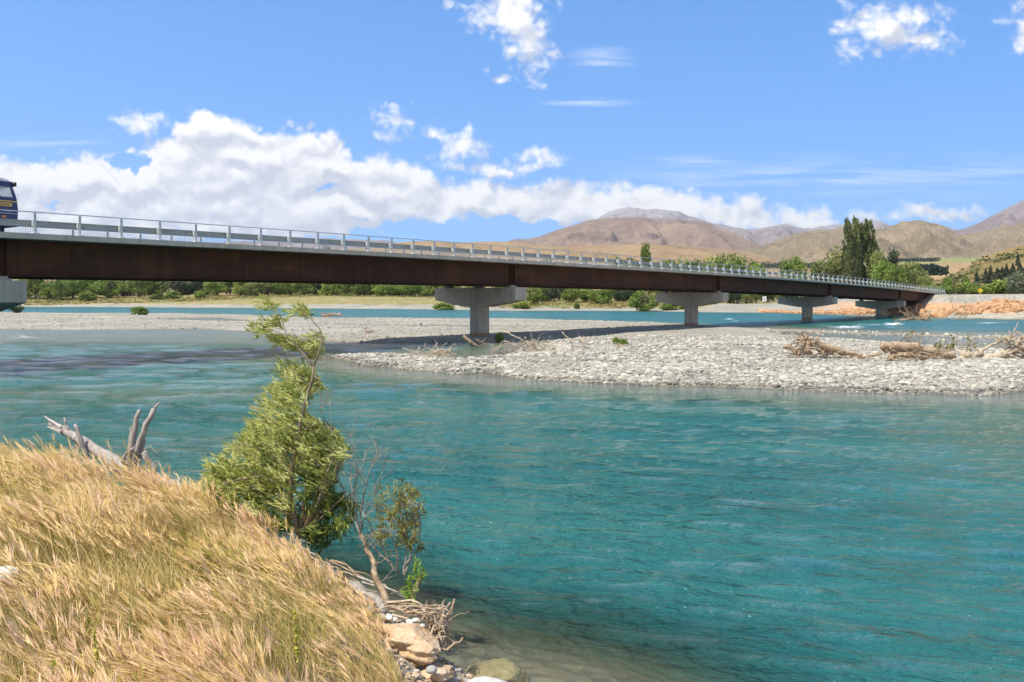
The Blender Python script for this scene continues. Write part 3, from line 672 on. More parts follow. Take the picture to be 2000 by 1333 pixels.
b = MB(); sweep(b, [(WID, -.90), (WID+.06, -.90), (WID+.06, -.96), (WID, -.96)], rs); bpart(b, 'bottom_rail', M['galv'], fl)

# ------------------------------------------------------------------ truck at the left edge of the frame, heading right
def mat_paint(name, col, rough=.3): return simple(name, col, rough, 0, .06, 2, coat=.3)
M['truck_blue'] = mat_paint('blue_paint', (.008, .028, .13)); M['truck_white'] = mat_paint('white_paint', (.78, .78, .76)); M['yellow'] = mat_paint('yellow_paint', (.75, .48, .08), .5)
M['black'] = simple('black_plastic', (.018, .018, .02), .5); M['tyre'] = simple('tyre_rubber', (.022, .022, .022), .9, bscale=20); M['chrome'] = simple('bare_metal', (.5, .5, .52), .3, .9)
M['dark_mark'] = simple('dark_letters', (.05, .04, .06), .6); M['lamp_orange'] = simple('orange_lens', (.75, .20, .03), .25)
mg, tg_ = material('cab_glass'); tg_.b.inputs['Base Color'].default_value = (.75, .88, .88, 1); tg_.b.inputs['Roughness'].default_value = .02; tg_.b.inputs['Alpha'].default_value = .28; M['glass'] = mg
def build_truck():
    sF, tR = 1.40, 4.95; zd = zrail(0)-1.09
    def L(x, y, z): return BP(sF-x, tR+y, zd+z)                        # x back from the front, y across, z above the road
    org = L(3, 1.25, 0)
    tr = empty('truck', org, label='dark blue truck with yellow stripes entering over the bridge at the left edge', cat='truck'); PARENT_LOC[tr.name] = org
    E1, E2 = -A_, UP; Wd = 2.45
    def side(poly, y0, y1, name, mat, parent=None, **k):
        b = MB(); b.prism(poly, y0, y1, L(0, 0, 0), E1, E2, B_); o = bpart(b, name, M[mat], parent or tr, **k); return o
    # cab shell as a frame round the window opening: sill, roof, rear panel, raked front pillar
    b = MB()
    P = lambda poly, y0, y1: b.prism(poly, y0, y1, L(0, 0, 0), E1, E2, B_)
    P([(.02, 1.05), (.0, 1.62), (.08, 2.2), (2.1, 2.2), (2.1, 1.05)], 0, Wd)
    P([(.08, 2.201), (.22, 2.201), (.38, 2.72), (.27, 2.72)], 0, .10); P([(.08, 2.201), (.22, 2.201), (.38, 2.72), (.27, 2.72)], Wd-.10, Wd)
    P([(1.35, 2.201), (2.1, 2.201), (2.1, 2.72), (1.35, 2.72)], 0, .10); P([(1.35, 2.201), (2.1, 2.201), (2.1, 2.72), (1.35, 2.72)], Wd-.10, Wd); P([(2.0, 2.202), (2.1, 2.202), (2.1, 2.719), (2.0, 2.719)], .101, Wd-.101)
    P([(.27, 2.721), (2.1, 2.721), (2.1, 3.02), (.36, 2.97)], 0, Wd)
    cab = bpart(b, 'cab', M['truck_blue'], tr)
    md = cab.modifiers.new('bevel', 'BEVEL'); md.width = .03; md.segments = 2; md.limit_method = 'ANGLE'
    side([(.36, 2.975), (2.1, 3.025), (2.1, 3.21), (1.2, 3.19), (.52, 3.08)], -.012, Wd+.012, 'roof', 'truck_white')
    side([(.23, 2.21), (1.34, 2.21), (1.34, 2.71), (.38, 2.71)], .04, .05, 'side_window', 'glass')
    side([(.23, 2.21), (1.34, 2.21), (1.34, 2.71), (.38, 2.71)], Wd-.05, Wd-.04, 'side_window', 'glass')
    side([(.10, 2.21), (.11, 2.21), (.30, 2.71), (.29, 2.71)], .12, Wd-.12, 'windscreen', 'glass')
    side([(.05, 2.78), (.27, 3.0), (.34, 2.98), (.14, 2.76)], .05, Wd-.05, 'sun_visor', 'black')
    side([(.02, 1.95), (2.1, 2.0), (2.1, 2.06), (.02, 2.01)], -.006, -.001, 'stripe', 'yellow')
    pl = side([(.30, 1.73), (2.1, 1.73), (2.1, 1.92), (.30, 1.91)], -.006, -.001, 'name_panel', 'yellow')
    b = MB(); x = .42
    for i in range(13):                                                 # lettering too blurred to read in the photo
        w = random.uniform(.05, .10); h = random.uniform(.05, .08)
        b.box(L(x+w/2, -.010, 1.82), (w/2*.8, .002, h*.7), AX); x += w+.025
    bpart(b, 'lettering', M['dark_mark'], pl)
    b = MB(); x = .30
    for i in range(11):
        w = random.uniform(.04, .08); b.box(L(x+w/2, -.004, 1.50), (w/2*.8, .002, .022), AX); x += w+(.16 if i == 4 else .02)
    bpart(b, 'lettering', M['truck_white'], cab, label='small white lettering low on the door')
    side([(-.02, .72), (-.04, 1.04), (.35, 1.045), (.9, 1.045), (.9, .72), (.5, .66)], .0, Wd, 'bumper', 'black')
    side([(.58, 1.14), (.80, 1.14), (.80, 1.26), (.58, 1.26)], -.02, .02, 'indicator_lamp', 'lamp_orange')
    side([(.0, 1.36), (2.1, 1.38), (2.1, 1.40), (.0, 1.38)], -.006, -.001, 'stripe', 'truck_white')
    for y in (-.16, Wd+.16):
        b = MB(); b.box(L(.22, y, 2.86), (.05, .05, .09), AX); b.tube([L(.30, y*.4+(.0 if y < 0 else Wd*.6), 2.9), L(.22, y, 2.86)], .02, 5); b.tube([L(.06, y*.4+(.0 if y < 0 else Wd*.6), 2.1), L(-.04, y*.6+(.0 if y < 0 else Wd*.4), 2.25), L(.06, y*.4+(.0 if y < 0 else Wd*.6), 2.32)], .012, 5); bpart(b, 'mirror', M['black'], tr)
    b = MB(); b.box(L(1.2, .55, 2.25), (.10, .25, .25), AX); b.box(L(1.16, .55, 2.56), (.05, .12, .06), AX); b.tube([L(.45, .62, 2.1), L(.60, .62, 2.32)], .03, 6)
    bpart(b, 'driver_seat', M['black'], tr)
    b = MB(); b.box(L(5.4, .6, .85), (3.5, .06, .12), AX); b.box(L(5.4, 1.85, .85), (3.5, .06, .12), AX); b.box(L(2.9, .25, .75), (.6, .25, .3), AX); bpart(b, 'chassis', M['black'], tr)
    b = MB(); b.prism([(2.45, 1.15), (2.3, 2.55), (8.9, 2.55), (8.9, 1.15)], .0, Wd, L(0, 0, 0), E1, E2, B_)
    for x in np.arange(2.9, 8.9, .75): b.box(L(x, -.04, 1.85), (.05, .04, .68), AX)
    bpart(b, 'tipper_body', M['truck_blue'], tr)
    a = np.linspace(0, 2*np.pi, 33)
    for x in (1.15, 6.0, 7.35):
        for y0, y1 in ((.02, .34), (Wd-.34, Wd-.02)):
            w = empty('wheel', (0, 0, 0)); c = L(x, (y0+y1)/2, .52); w.parent = tr; w.location = tuple(c-org); PARENT_LOC[w.name] = c
            b = MB(); V = []
            for r, y in ((.30, y0), (.47, y0), (.52, y0+.05), (.52, y1-.05), (.47, y1), (.30, y1)): V.append(np.stack([L(x+r*ca, y, .52+r*sa) for ca, sa in zip(np.cos(a), np.sin(a))]))
            b.grid(np.stack(V)); bpart(b, 'tyre', M['tyre'], w, smooth=True)
            b = MB(); V = []
            for r, y in ((.30, y0+.02), (.26, y0+.09), (.12, y0+.06), (.10, y0-.01), (.001, y0-.01)): V.append(np.stack([L(x+r*ca, y if y0 < 1 else y0+y1-y, .52+r*sa) for ca, sa in zip(np.cos(a), np.sin(a))]))
            b.grid(np.stack(V)); bpart(b, 'rim', M['chrome'], w, smooth=True)
build_truck()

# ------------------------------------------------------------------ trees
M['willow'] = mat_leaf('willow_leaves', [(.085, .14, .022), (.18, .255, .042), (.29, .345, .07)])
M['pale_willow'] = mat_leaf('pale_willow_leaves', [(.13, .16, .04), (.23, .26, .07), (.32, .33, .11)])
M['dark_tree'] = mat_leaf('dark_leaves', [(.022, .04, .014), (.045, .075, .025), (.08, .11, .04)], .2)
M['pine'] = mat_leaf('pine_needles', [(.012, .026, .018), (.022, .042, .028), (.04, .06, .036)], .1)
M['poplar'] = mat_leaf('poplar_leaves', [(.075, .10, .03), (.15, .19, .06), (.28, .30, .11)], .35)
M['scrub'] = mat_leaf('scrub_leaves', [(.12, .14, .035), (.23, .21, .06), (.36, .26, .085)], .25)
M['greybush'] = mat_leaf('greygreen_leaves', [(.08, .10, .055), (.14, .16, .09), (.21, .23, .13)], .2)
M['bark'] = mat_wood('tree_bark', (.07, .055, .04), (.14, .11, .08), (.22, .18, .14))
def leafquads(b, P, size, nrm=None, asp=1.7, tint=0.5, axis=None):
    """many small diamond leaves at P"""
    n = len(P); a = rng.normal(size=(n, 3)) if axis is None else axis+.45*rng.normal(size=(n, 3)); a /= np.linalg.norm(a, axis=1)[:, None]
    nn = rng.normal(size=(n, 3)) if nrm is None else nrm+.55*rng.normal(size=(n, 3))
    s = np.cross(a, nn); s /= np.linalg.norm(s, axis=1)[:, None]+1e-9
    L = (size*np.exp(.3*rng.normal(size=n)))[:, None]; wd = L/asp
    v = np.stack([P-a*L*.5, P+s*wd*.5-a*L*.05, P+a*L*.5, P-s*wd*.5-a*L*.05], 1).reshape(-1, 3)
    b.add(v, np.arange(4*n).reshape(-1, 4), tint=np.repeat(np.clip(tint, 0, 1)*np.ones(n), 4))
def crown(clumps, per, size, asp=1.7, axis=None, up=.35):
    b = MB()
    for c, r in clumps:
        c = np.asarray(c, float); r = np.broadcast_to(np.asarray(r, float), (3,))
        d = rng.normal(size=(per, 3)); d /= np.linalg.norm(d, axis=1)[:, None]
        rad = rng.uniform(.35, 1.08, per)**.6
        leafquads(b, c+d*rad[:, None]*r, size, d+np.array([0, 0, up]), asp, rng.uniform(.2, .8)+.22*rng.normal(size=per), None if axis is None else np.asarray(axis, float))
    return b
def shell(n, ctr, rad, zmin=-1.0, inner=.55):
    o = []
    while len(o) < n:
        d = rng.normal(size=3); d /= np.linalg.norm(d)
        if d[2] < zmin: continue
        o.append(np.array(ctr)+d*np.array(rad)*rng.uniform(inner, 1.0)**.7)
    return o
def trunk_mb(h, r, limbs, top=.75):
    b = MB(); z = np.linspace(0, top*h, 6); x = np.cumsum(rng.normal(size=6)*.012*h)
    p = np.stack([x-x[0], rng.normal(size=6)*.008*h, z], -1); b.tube(p, np.linspace(r, r*.25, 6), 7, tint=.3)
    for k in range(limbs):
        i = rng.integers(1, 5); a = rng.uniform(0, 6.28); L = rng.uniform(.2, .34)*h
        d = np.array([math.cos(a), math.sin(a), rng.uniform(.5, 1.1)]); q = p[i]+np.outer(np.linspace(0, 1, 4), d*L*.7)+np.array([0, 0, .06*h])*(np.linspace(0, 1, 4)**2)[:, None]
        b.tube(q, np.linspace(r*.5, r*.12, 4), 5, tint=.3)
    return b
def proto(kind):
    if kind == 'round': cl = [(c, rng.uniform(.11, .17)) for c in shell(46, (0, 0, .50), (.37, .37, .40))]; return crown(cl, 85, .05), trunk_mb(1, .035, 6), 'willow'
    if kind == 'tall': cl = [(c, rng.uniform(.09, .15)) for c in shell(26, (0, 0, .36), (.36, .36, .30))+shell(22, (rng.uniform(-.08, .08), 0, .72), (.24, .24, .20))]; return crown(cl, 85, .048), trunk_mb(1, .03, 6, .85), 'willow'
    if kind == 'pale': cl = [(c, rng.uniform(.11, .17)) for c in shell(44, (0, 0, .47), (.38, .38, .42))]; return crown(cl, 85, .05), trunk_mb(1, .035, 6), 'pale_willow'
    if kind == 'shrub': cl = [(c, rng.uniform(.14, .22)) for c in shell(34, (0, 0, .36), (.36, .36, .42), -.6)]; return crown(cl, 90, .075), trunk_mb(1, .03, 6, .6), 'willow'
    if kind == 'dryshrub': cl = [(c, rng.uniform(.12, .22)) for c in shell(26, (0, 0, .34), (.36, .36, .42), -.6)]; return crown(cl, 75, .08), trunk_mb(1, .025, 6, .6), 'scrub'
    if kind == 'grey': cl = [(c, rng.uniform(.13, .2)) for c in shell(34, (0, 0, .40), (.36, .36, .42), -.7)]; return crown(cl, 100, .06), trunk_mb(1, .03, 6, .6), 'greybush'
    if kind == 'dark': cl = [(c, rng.uniform(.12, .18)) for c in shell(40, (0, 0, .47), (.37, .37, .44))]; return crown(cl, 85, .05), trunk_mb(1, .04, 6), 'dark_tree'
    if kind == 'pine':
        cl = []
        for z in np.linspace(.10, .98, 22):
            r = .36*(1-z)**.85+.015
            for k in range(int(3+7*(1-z))): a = rng.uniform(0, 6.28); cl.append(((r*.75*math.cos(a), r*.75*math.sin(a), z-.02*rng.random()), (r*.42+.02, r*.42+.02, .03)))
        return crown(cl, 34, .045, 2.4), trunk_mb(1, .022, 0, .97), 'pine'
    if kind == 'poplar':
        cl = []
        for s_ in range(70):
            z = rng.uniform(.10, .96); r = .085*min(1, (z/.25)**.5)*(1-.75*max(0, (z-.45)/.55)**1.4)
            a = rng.uniform(0, 6.28); cl.append(((r*math.cos(a), r*math.sin(a), z), (.030, .030, .06)))
        return crown(cl, 60, .026, 1.9, (0, 0, 1.0)), trunk_mb(1, .014, 0, .96), 'poplar'
PROTO = {}
def get_proto(kind, i):
    if (kind, i) not in PROTO:
        c, t, m = proto(kind); c_me = c.build('crown', M[m]).data; t_me = t.build('trunk', M['bark'], smooth=True).data
        for o in list(C.objects):
            if o.type == 'MESH' and o.data in (c_me, t_me): bpy.data.objects.remove(o)
        PROTO[(kind, i)] = (c_me, t_me)
    return PROTO[(kind, i)]
NVAR = dict(round=3, tall=3, pale=2, shrub=3, dryshrub=2, grey=1, dark=2, pine=2, poplar=3)
def tree(kind, px, ytop, wpx, D, label, group=None, zb=None, name='tree', cat='tree', lean=0.0):
    x = (px-1000)/F*D; y = D
    if zb is None: zb = gz(x, y)
    h = max(HC+(YH-ytop)/F*D-zb, .5); w = wpx/F*D/.95
    e = empty(name, (x, y, zb-.02*h), random.uniform(0, 6.28), label, cat, group)
    if 489 < ytop < 508 and 1190 < px < 1480: w *= 1.35
    if 535 < ytop < 558 and px < 900: h *= 1.25; w *= 1.28
    if lean: e.rotation_euler = (0, lean, 0)
    c_me, t_me = get_proto(kind, random.randrange(NVAR[kind]))
    for nm, me in (('crown', c_me), ('trunk', t_me)):
        o = bpy.data.objects.new(nm, me); C.objects.link(o); o.parent = e
    e.scale = (w, w, h) if kind != 'poplar' else (w*4.6, w*4.6, h)
    return e
ORD = ['first', 'second', 'third', 'fourth', 'fifth', 'sixth', 'seventh', 'eighth', 'ninth', 'tenth', 'eleventh', 'twelfth', 'thirteenth', 'fourteenth', 'fifteenth', 'sixteenth', 'seventeenth', 'eighteenth', 'nineteenth', 'twentieth', 'twenty-first', 'twenty-second', 'twenty-third', 'twenty-fourth', 'twenty-fifth', 'twenty-sixth', 'twenty-seventh', 'twenty-eighth']
LOOK = dict(round='green rounded willow', tall='tall green willow', pale='yellowish willow', shrub='low green bush', dryshrub='tawny bush', dark='dark dense tree', pine='dark pine', grey='grey green bush')
def row(items, where, group, D, name=None):
    cnt = {}
    for it in sorted(items):
        px, yt, w, dd, kind = it; k = cnt.get(kind, 0); cnt[kind] = k+1
        nm = {'shrub': 'bush', 'dryshrub': 'bush', 'pine': 'pine_tree', 'dark': 'tree', 'grey': 'bush'}.get(kind, 'willow_tree')
        tree(kind, px, yt, w, D+dd, f"{LOOK[kind]} {where}, {ORD[k]} from left", group, name=nm, cat={'bush': 'bush', 'pine_tree': 'pine', 'tree': 'tree'}.get(nm, 'willow'))
# the belt seen under the first span, in front: willows; behind: dark trees
row([(45, 548, 46, 0, 'round'), (70, 546, 44, -2, 'tall'), (94, 553, 36, -6, 'round'), (118, 555, 32, -10, 'round'), (143, 547, 42, 0, 'round'), (176, 545, 44, 4, 'tall'), (172, 566, 40, -14, 'shrub'), (214, 546, 50, 2, 'round'), (272, 545, 46, 2, 'round'),
     (306, 546, 46, 4, 'tall'), (338, 566, 34, -16, 'shrub'), (309, 572, 34, -17, 'shrub'), (391, 564, 24, -18, 'shrub'), (424, 547, 46, 0, 'round'), (450, 544, 40, 4, 'tall'), (470, 550, 36, -12, 'tall'), (492, 554, 34, -14, 'pale'),
     (502, 549, 38, -10, 'pale'), (546, 545, 38, -8, 'round'), (568, 546, 34, 6, 'round'), (594, 547, 44, -8, 'round'), (643, 552, 40, -12, 'tall'), (670, 546, 40, 4, 'tall'), (679, 572, 36, -16, 'shrub'), (709, 548, 46, -4, 'tall'), (740, 546, 46, -2, 'round'), (760, 556, 50, -12, 'round'), (800, 549, 52, -14, 'round'), (842, 550, 42, 2, 'tall'), (868, 549, 40, 4, 'round')],
    'on the far bank left of the middle pier', 'willows on the far bank', 428)
row([(60, 540, 50, 0, 'dark'), (130, 540, 60, 0, 'dark'), (200, 538, 60, 4, 'dark'), (240, 541, 56, -6, 'dark'), (290, 538, 50, 6, 'dark'), (355, 540, 52, -4, 'dark'), (385, 540, 46, 2, 'pine'), (405, 542, 44, -4, 'dark'), (480, 540, 56, 6, 'dark'), (522, 544, 44, -8, 'dark'), (560, 540, 50, 4, 'dark'),
     (618, 544, 46, -2, 'dark'), (655, 540, 60, 8, 'dark'), (700, 540, 60, 6, 'dark'), (775, 540, 70, 6, 'dark'), (830, 541, 60, 6, 'dark')], 'behind the far willows left of middle pier', 'dark trees behind the willows', 452)
row([(865, 589, 46, -6, 'shrub'), (880, 552, 40, 20, 'round'), (920, 552, 50, 26, 'round'), (975, 553, 50, 26, 'tall'), (1019, 588, 40, -22, 'shrub'), (1040, 555, 40, -6, 'round'), (1058, 556, 34, 6, 'tall'), (1115, 560, 46, 6, 'round'), (1146, 560, 40, 10, 'round'), (1182, 562, 40, -4, 'tall'), (1166, 563, 44, 4, 'round'), (1126, 588, 14, -21, 'shrub'),
     (1257, 565, 66, -44, 'round'), (1310, 590, 44, -40, 'shrub'), (1340, 592, 26, -40, 'shrub'), (1465, 565, 40, 14, 'pale'), (1440, 560, 40, 24, 'round'), (1500, 566, 40, 26, 'round'), (1540, 566, 50, 24, 'round'), (1600, 572, 50, 20, 'round')],
    'on the far bank right of middle pier', 'willows on the far bank', 288)
row([(1072, 556, 46, -2, 'dark'), (1092, 552, 44, 8, 'dark'), (1214, 556, 46, 0, 'dark'), (1232, 558, 40, 6, 'dark'), (1435, 558, 30, -6, 'dark')], 'on the far bank right of middle pier', 'dark trees behind the willows', 302)
# tops that rise above the railing
row([(1208, 497, 60, 0, 'round'), (1240, 494, 50, 10, 'round'), (1261, 470, 36, -6, 'tall'), (1300, 497, 60, 4, 'round'), (1330, 499, 54, 8, 'round'), (1356, 497, 52, 2, 'round'), (1392, 496, 54, 0, 'round'), (1425, 491, 60, 4, 'round'), (1456, 498, 56, 0, 'round'), (1476, 506, 40, -8, 'round'),
     (1546, 490, 66, -20, 'round'), (1612, 492, 70, 6, 'pale'), (1640, 480, 74, 12, 'pale'), (1716, 472, 48, -10, 'pale'), (1730, 500, 56, -22, 'round'), (1752, 512, 56, -26, 'round'), (1775, 508, 60, -20, 'round'), (1794, 516, 44, -26, 'pale'), (1806, 532, 40, -34, 'pale'),
     (620, 475, 30, 160, 'round'), (640, 477, 30, 164, 'tall'), (1075, 500, 40, 60, 'round'), (1110, 505, 40, 64, 'round'), (1140, 506, 40, 60, 'tall')], 'rising behind the bridge railing', 'willows behind the bridge', 318)
for i, (px, yt, w, lb) in enumerate([(1656, 418, 24, 'tall slender poplar at the left of the poplar clump'), (1671, 420, 20, 'thin poplar just right of the leftmost poplar'), (1686, 422, 30, 'broad tall poplar in the middle of the poplar clump'), (1699, 426, 26, 'tall poplar at the right of the poplar clump'), (1709, 468, 22, 'short poplar leaning at the right edge of the poplar clump'), (1664, 450, 26, 'lower poplar filling the gap at the left of the clump'), (1692, 450, 30, 'lower poplar in front of the broad middle poplar')]):
    tree('poplar', px, yt, w, 305+3*i, lb, 'poplars beyond the bridge', name='poplar_tree', cat='poplar')
tree('dark', 1742, 482, 46, 300, 'olive green dark tree just right of the poplar clump', name='tree', cat='tree')
# beyond the right embankment
row([(1822, 552, 40, 6, 'shrub'), (1842, 556, 44, 2, 'shrub'), (1866, 552, 44, 4, 'shrub'), (1890, 545, 44, 8, 'shrub'), (1912, 556, 40, 2, 'shrub'), (1930, 552, 40, 4, 'shrub'), (1962, 541, 62, 0, 'shrub'), (1850, 540, 30, 30, 'tall'), (1886, 538, 26, 34, 'tall'), (1902, 548, 28, 24, 'grey'), (1993, 525, 52, -36, 'grey')], 'behind the gravel embankment at right', 'bushes behind the embankment', 226)
bpy.context.view_layer.update()
HILL = bpy.data.objects['scrub_hill']
def hill_at(px, py):
    d = Vector(((px-1000)/F, 1, (YH-py)/F)).normalized(); ok, loc, _, _ = HILL.ray_cast(Vector((0, 0, HC)), d)
    return tuple(loc) if ok else None
k = 0
for px, yb, yt, w in [(1908, 557, 528, 16), (1925, 556, 524, 22), (1935, 555, 518, 24), (1948, 550, 522, 24), (1958, 548, 520, 22), (1966, 545, 515, 22), (1978, 545, 514, 26), (1988, 520, 494, 14), (1992, 545, 512, 26), (1846, 525, 517, 6), (1862, 523, 515, 5), (1882, 519, 512, 8), (1905, 540, 533, 9), (1880, 552, 547, 8)]:
    q = hill_at(px, yb)
    if q is None: continue
    small = k > 8; lab = f'small dark tree alone on the tan slope at right, {ORD[k-9]} from left' if small else f'dark pine in the stand on the right hillside, {ORD[k]} from left'
    tree('pine' if not small or k % 2 else 'dark', px, yt, w, q[1], lab, 'pines on the hillside' if not small else 'lone trees on the slope', zb=q[2], name='pine_tree', cat='pine'); k += 1
def hill_scrub():
    me = HILL.data; co = np.empty(len(me.vertices)*3, np.float32); me.vertices.foreach_get('co', co); co = co.reshape(-1, 3)
    px = 1000+F*co[:, 0]/co[:, 1]; ok = np.where((px > 1780) & (px < 2080) & (co[:, 1] < 600))[0]; b = MB()
    w = np.clip(.15+1.4*fbm(co[ok, 0]/40, co[ok, 1]/60, 3, 401), 0, 1)+.10*(co[ok, 1] < 420); sel = rng.choice(ok, 600, p=w/w.sum())
    for i in sel:
        s = rng.uniform(.6, 2.2); d = rng.normal(size=(12, 3))*np.array([.55, .55, .35])*s; d[:, 2] = np.abs(d[:, 2]); j = np.array([rng.normal()*2.5, rng.normal()*2.5, 0])
        leafquads(b, co[i]+j+d, .75*s, None, 1.4, rng.uniform(0, .8)+.12*rng.normal(size=12))
    b.build('hill_scrub', M['hillscrub'], kind='stuff', label='low scrub scattered over the right hillside', cat='scrub')
M['hillscrub'] = mat_leaf('hill_scrub_leaves', [(.06, .075, .022), (.11, .12, .036), (.20, .175, .06)], .15)
hill_scrub()
# distant shelter belts read as one dark mass each
def belt(name, px0, px1, yb, yt, D, n, label):
    b = MB()
    P = np.stack([(rng.uniform(px0, px1, n)-1000)/F*D, D+rng.uniform(-14, 14, n), np.zeros(n)], -1); top = HC+(YH-yt)/F*D; bot = HC+(YH-yb)/F*D
    P[:, 2] = bot+(top-bot)*rng.beta(1.1, 1.2, n)*(.8+.35*perlin(P[:, 0]/9, P[:, 0]*0+.5, 7)+.3*perlin(P[:, 0]/3.2, P[:, 0]*0+.5, 8)); leafquads(b, P, (top-bot)*.22, np.array([0, -.6, .6]), 1.3, .5)
    b.build(name, M['pine'], kind='stuff', label=label, cat='wood')
belt('shelter_belt', 1757, 1832, 511, 503, 1500, 2500, 'long dark shelter belt on the green flat below the hills')
belt('pine_plantation', 1803, 1836, 537, 514, 700, 2500, 'small dark pine plantation beside the tan track at right')
belt('shelter_belt', 1480, 1600, 524, 511, 1200, 1500, 'dark hedge line below the hills behind the round willow')
# tawny tussock and scrub along the far bank
def scrub():
    b = MB(); n = 4600
    px = np.concatenate([rng.uniform(-150, 900, 3500), rng.uniform(900, 1400, 1100)]); D = np.where(px < 900, rng.uniform(392, 424, n), rng.uniform(262, 300, n))
    x = (px-1000)/F*D; fb = sdist(x, D, FARBANK); ok = fb > 6; x, D, px = x[ok], D[ok], px[ok]; z = ground(x, D)
    keep = fbm(x/12, D/5, 3, 90) > -.22; x, D, z = x[keep], D[keep], z[keep]
    for i in range(len(x)):
        s = rng.uniform(.35, 1.0); m = 9; d = rng.normal(size=(m, 3))*np.array([.6, .6, .3])*s; d[:, 2] = np.abs(d[:, 2])
        leafquads(b, np.array([x[i], D[i], z[i]+.1])+d, .55*s, None, 1.5, rng.uniform(0, 1)+.15*rng.normal(size=m))
    b.build('riverside_scrub', M['scrub'], kind='stuff', label='tawny tussock and weeds covering the far bank', cat='scrub')
scrub()
# bushes standing on the gravel islands
def bush(kind, px, yb, yt, w, label, z=.15):
    p = onz(px, yb, z); tree(kind, px, yt, w, p[1], label, 'bushes on the gravel bars', zb=gz(p[0], p[1]), name='bush', cat='bush')
bush('shrub', 270, 616, 596, 36, 'lone green bush on the left gravel island')
bush('dark', 30, 612, 588, 34, 'dark bush under the end of the left pier cap')
bush('shrub', 975, 665, 646, 20, 'small bright green bush right of the middle pier')
bush('shrub', 1203, 676, 656, 16, 'small green sprout on the cobble bar left of two')
bush('shrub', 1218, 678, 664, 22, 'small green sprout on the cobble bar right of two')

# ------------------------------------------------------------------ near bank: grass
M['straw'] = mat_leaf('dry_grass', [(.16, .23, .04), (.35, .34, .075), (.64, .49, .165), (.86, .68, .33), (.78, .57, .38)], .38, .6, 0)
WIND = np.array([-.88, .40, 0])
def strips(b, root, L, lean, width, nseg, tint, up=1.0, head=False):
    """curved tapering blades; returns the tip points and directions"""
    n = len(root); t = np.linspace(0, 1, nseg+1)
    T = t[None, :, None]
    p = root[:, None, :]+L[:, None, None]*(np.array([0, 0, 1.0])*(T*up-.42*T**2.2*np.linalg.norm(lean, axis=1)[:, None, None])+lean[:, None, :]*(.25*T+.75*T**2)*.9)
    tg = np.gradient(p, axis=1); s = np.cross(tg, rng.normal(size=(n, 1, 3))*.6+np.array([0, 1.0, .3])); s /= np.linalg.norm(s, axis=2)[..., None]+1e-9
    w = width[:, None, None]*(1-.85*T)
    v = np.stack([p-s*w/2, p+s*w/2], 2).reshape(-1, 3)
    k = np.arange(n)[:, None]*(2*(nseg+1))+np.arange(nseg)[None, :]*2
    b.add(v, np.stack([k, k+1, k+3, k+2], -1).reshape(-1, 4), tint=np.repeat(tint, 2*(nseg+1)))
    return p, tg/np.linalg.norm(tg, axis=2)[..., None]
STONY = np.array([(-1.12, 8.0), (-1.10, 7.5), (-.90, 6.85), (-.62, 6.2), (-.2, 5.0), (1, 4.5), (1, 9), (-1.1, 9)])
LOGXY = np.array([at(a, c, d)[:2] for a, c, d in [(262, 928, 10.3), (320, 962, 9.9), (380, 1000, 9.55), (440, 1028, 9.25), (510, 1062, 8.9), (580, 1098, 8.55), (650, 1136, 8.2), (715, 1168, 7.95), (752, 1190, 7.8)]])
def logdist(x, y):
    d = np.full(np.shape(x), 9.0)
    for (ax, ay), (bx, by) in zip(LOGXY[:-1], LOGXY[1:]):
        t = np.clip(((x-ax)*(bx-ax)+(y-ay)*(by-ay))/((bx-ax)**2+(by-ay)**2), 0, 1); d = np.minimum(d, np.hypot(x-ax-t*(bx-ax), y-ay-t*(by-ay)))
    return d
def low(P): return (.5+.5*sstep(.1, .7, logdist(P[:, 0], P[:, 1])))*(.45+.55*sstep(0, .5, -sdist(P[:, 0], P[:, 1], STONY)))
def bank_points(n, dens):
    out = []; tot = 0
    while tot < n:
        y = 2.6+12*rng.random(40000)**.9; x = rng.uniform(-.66, .12, 40000)*y+.2
        nb = sdist(x, y, NEARBANK); z = ground(x, y); ok = (nb > .02) & (z > .25) & (sdist(x, y, STONY) < 0) & (logdist(x, y) > .09) & (rng.random(40000) < dens(x, y, nb)*(y/14)**.5)
        q = np.stack([x, y, z], -1)[ok]; out.append(q); tot += len(q)
    return np.vstack(out)[:n]
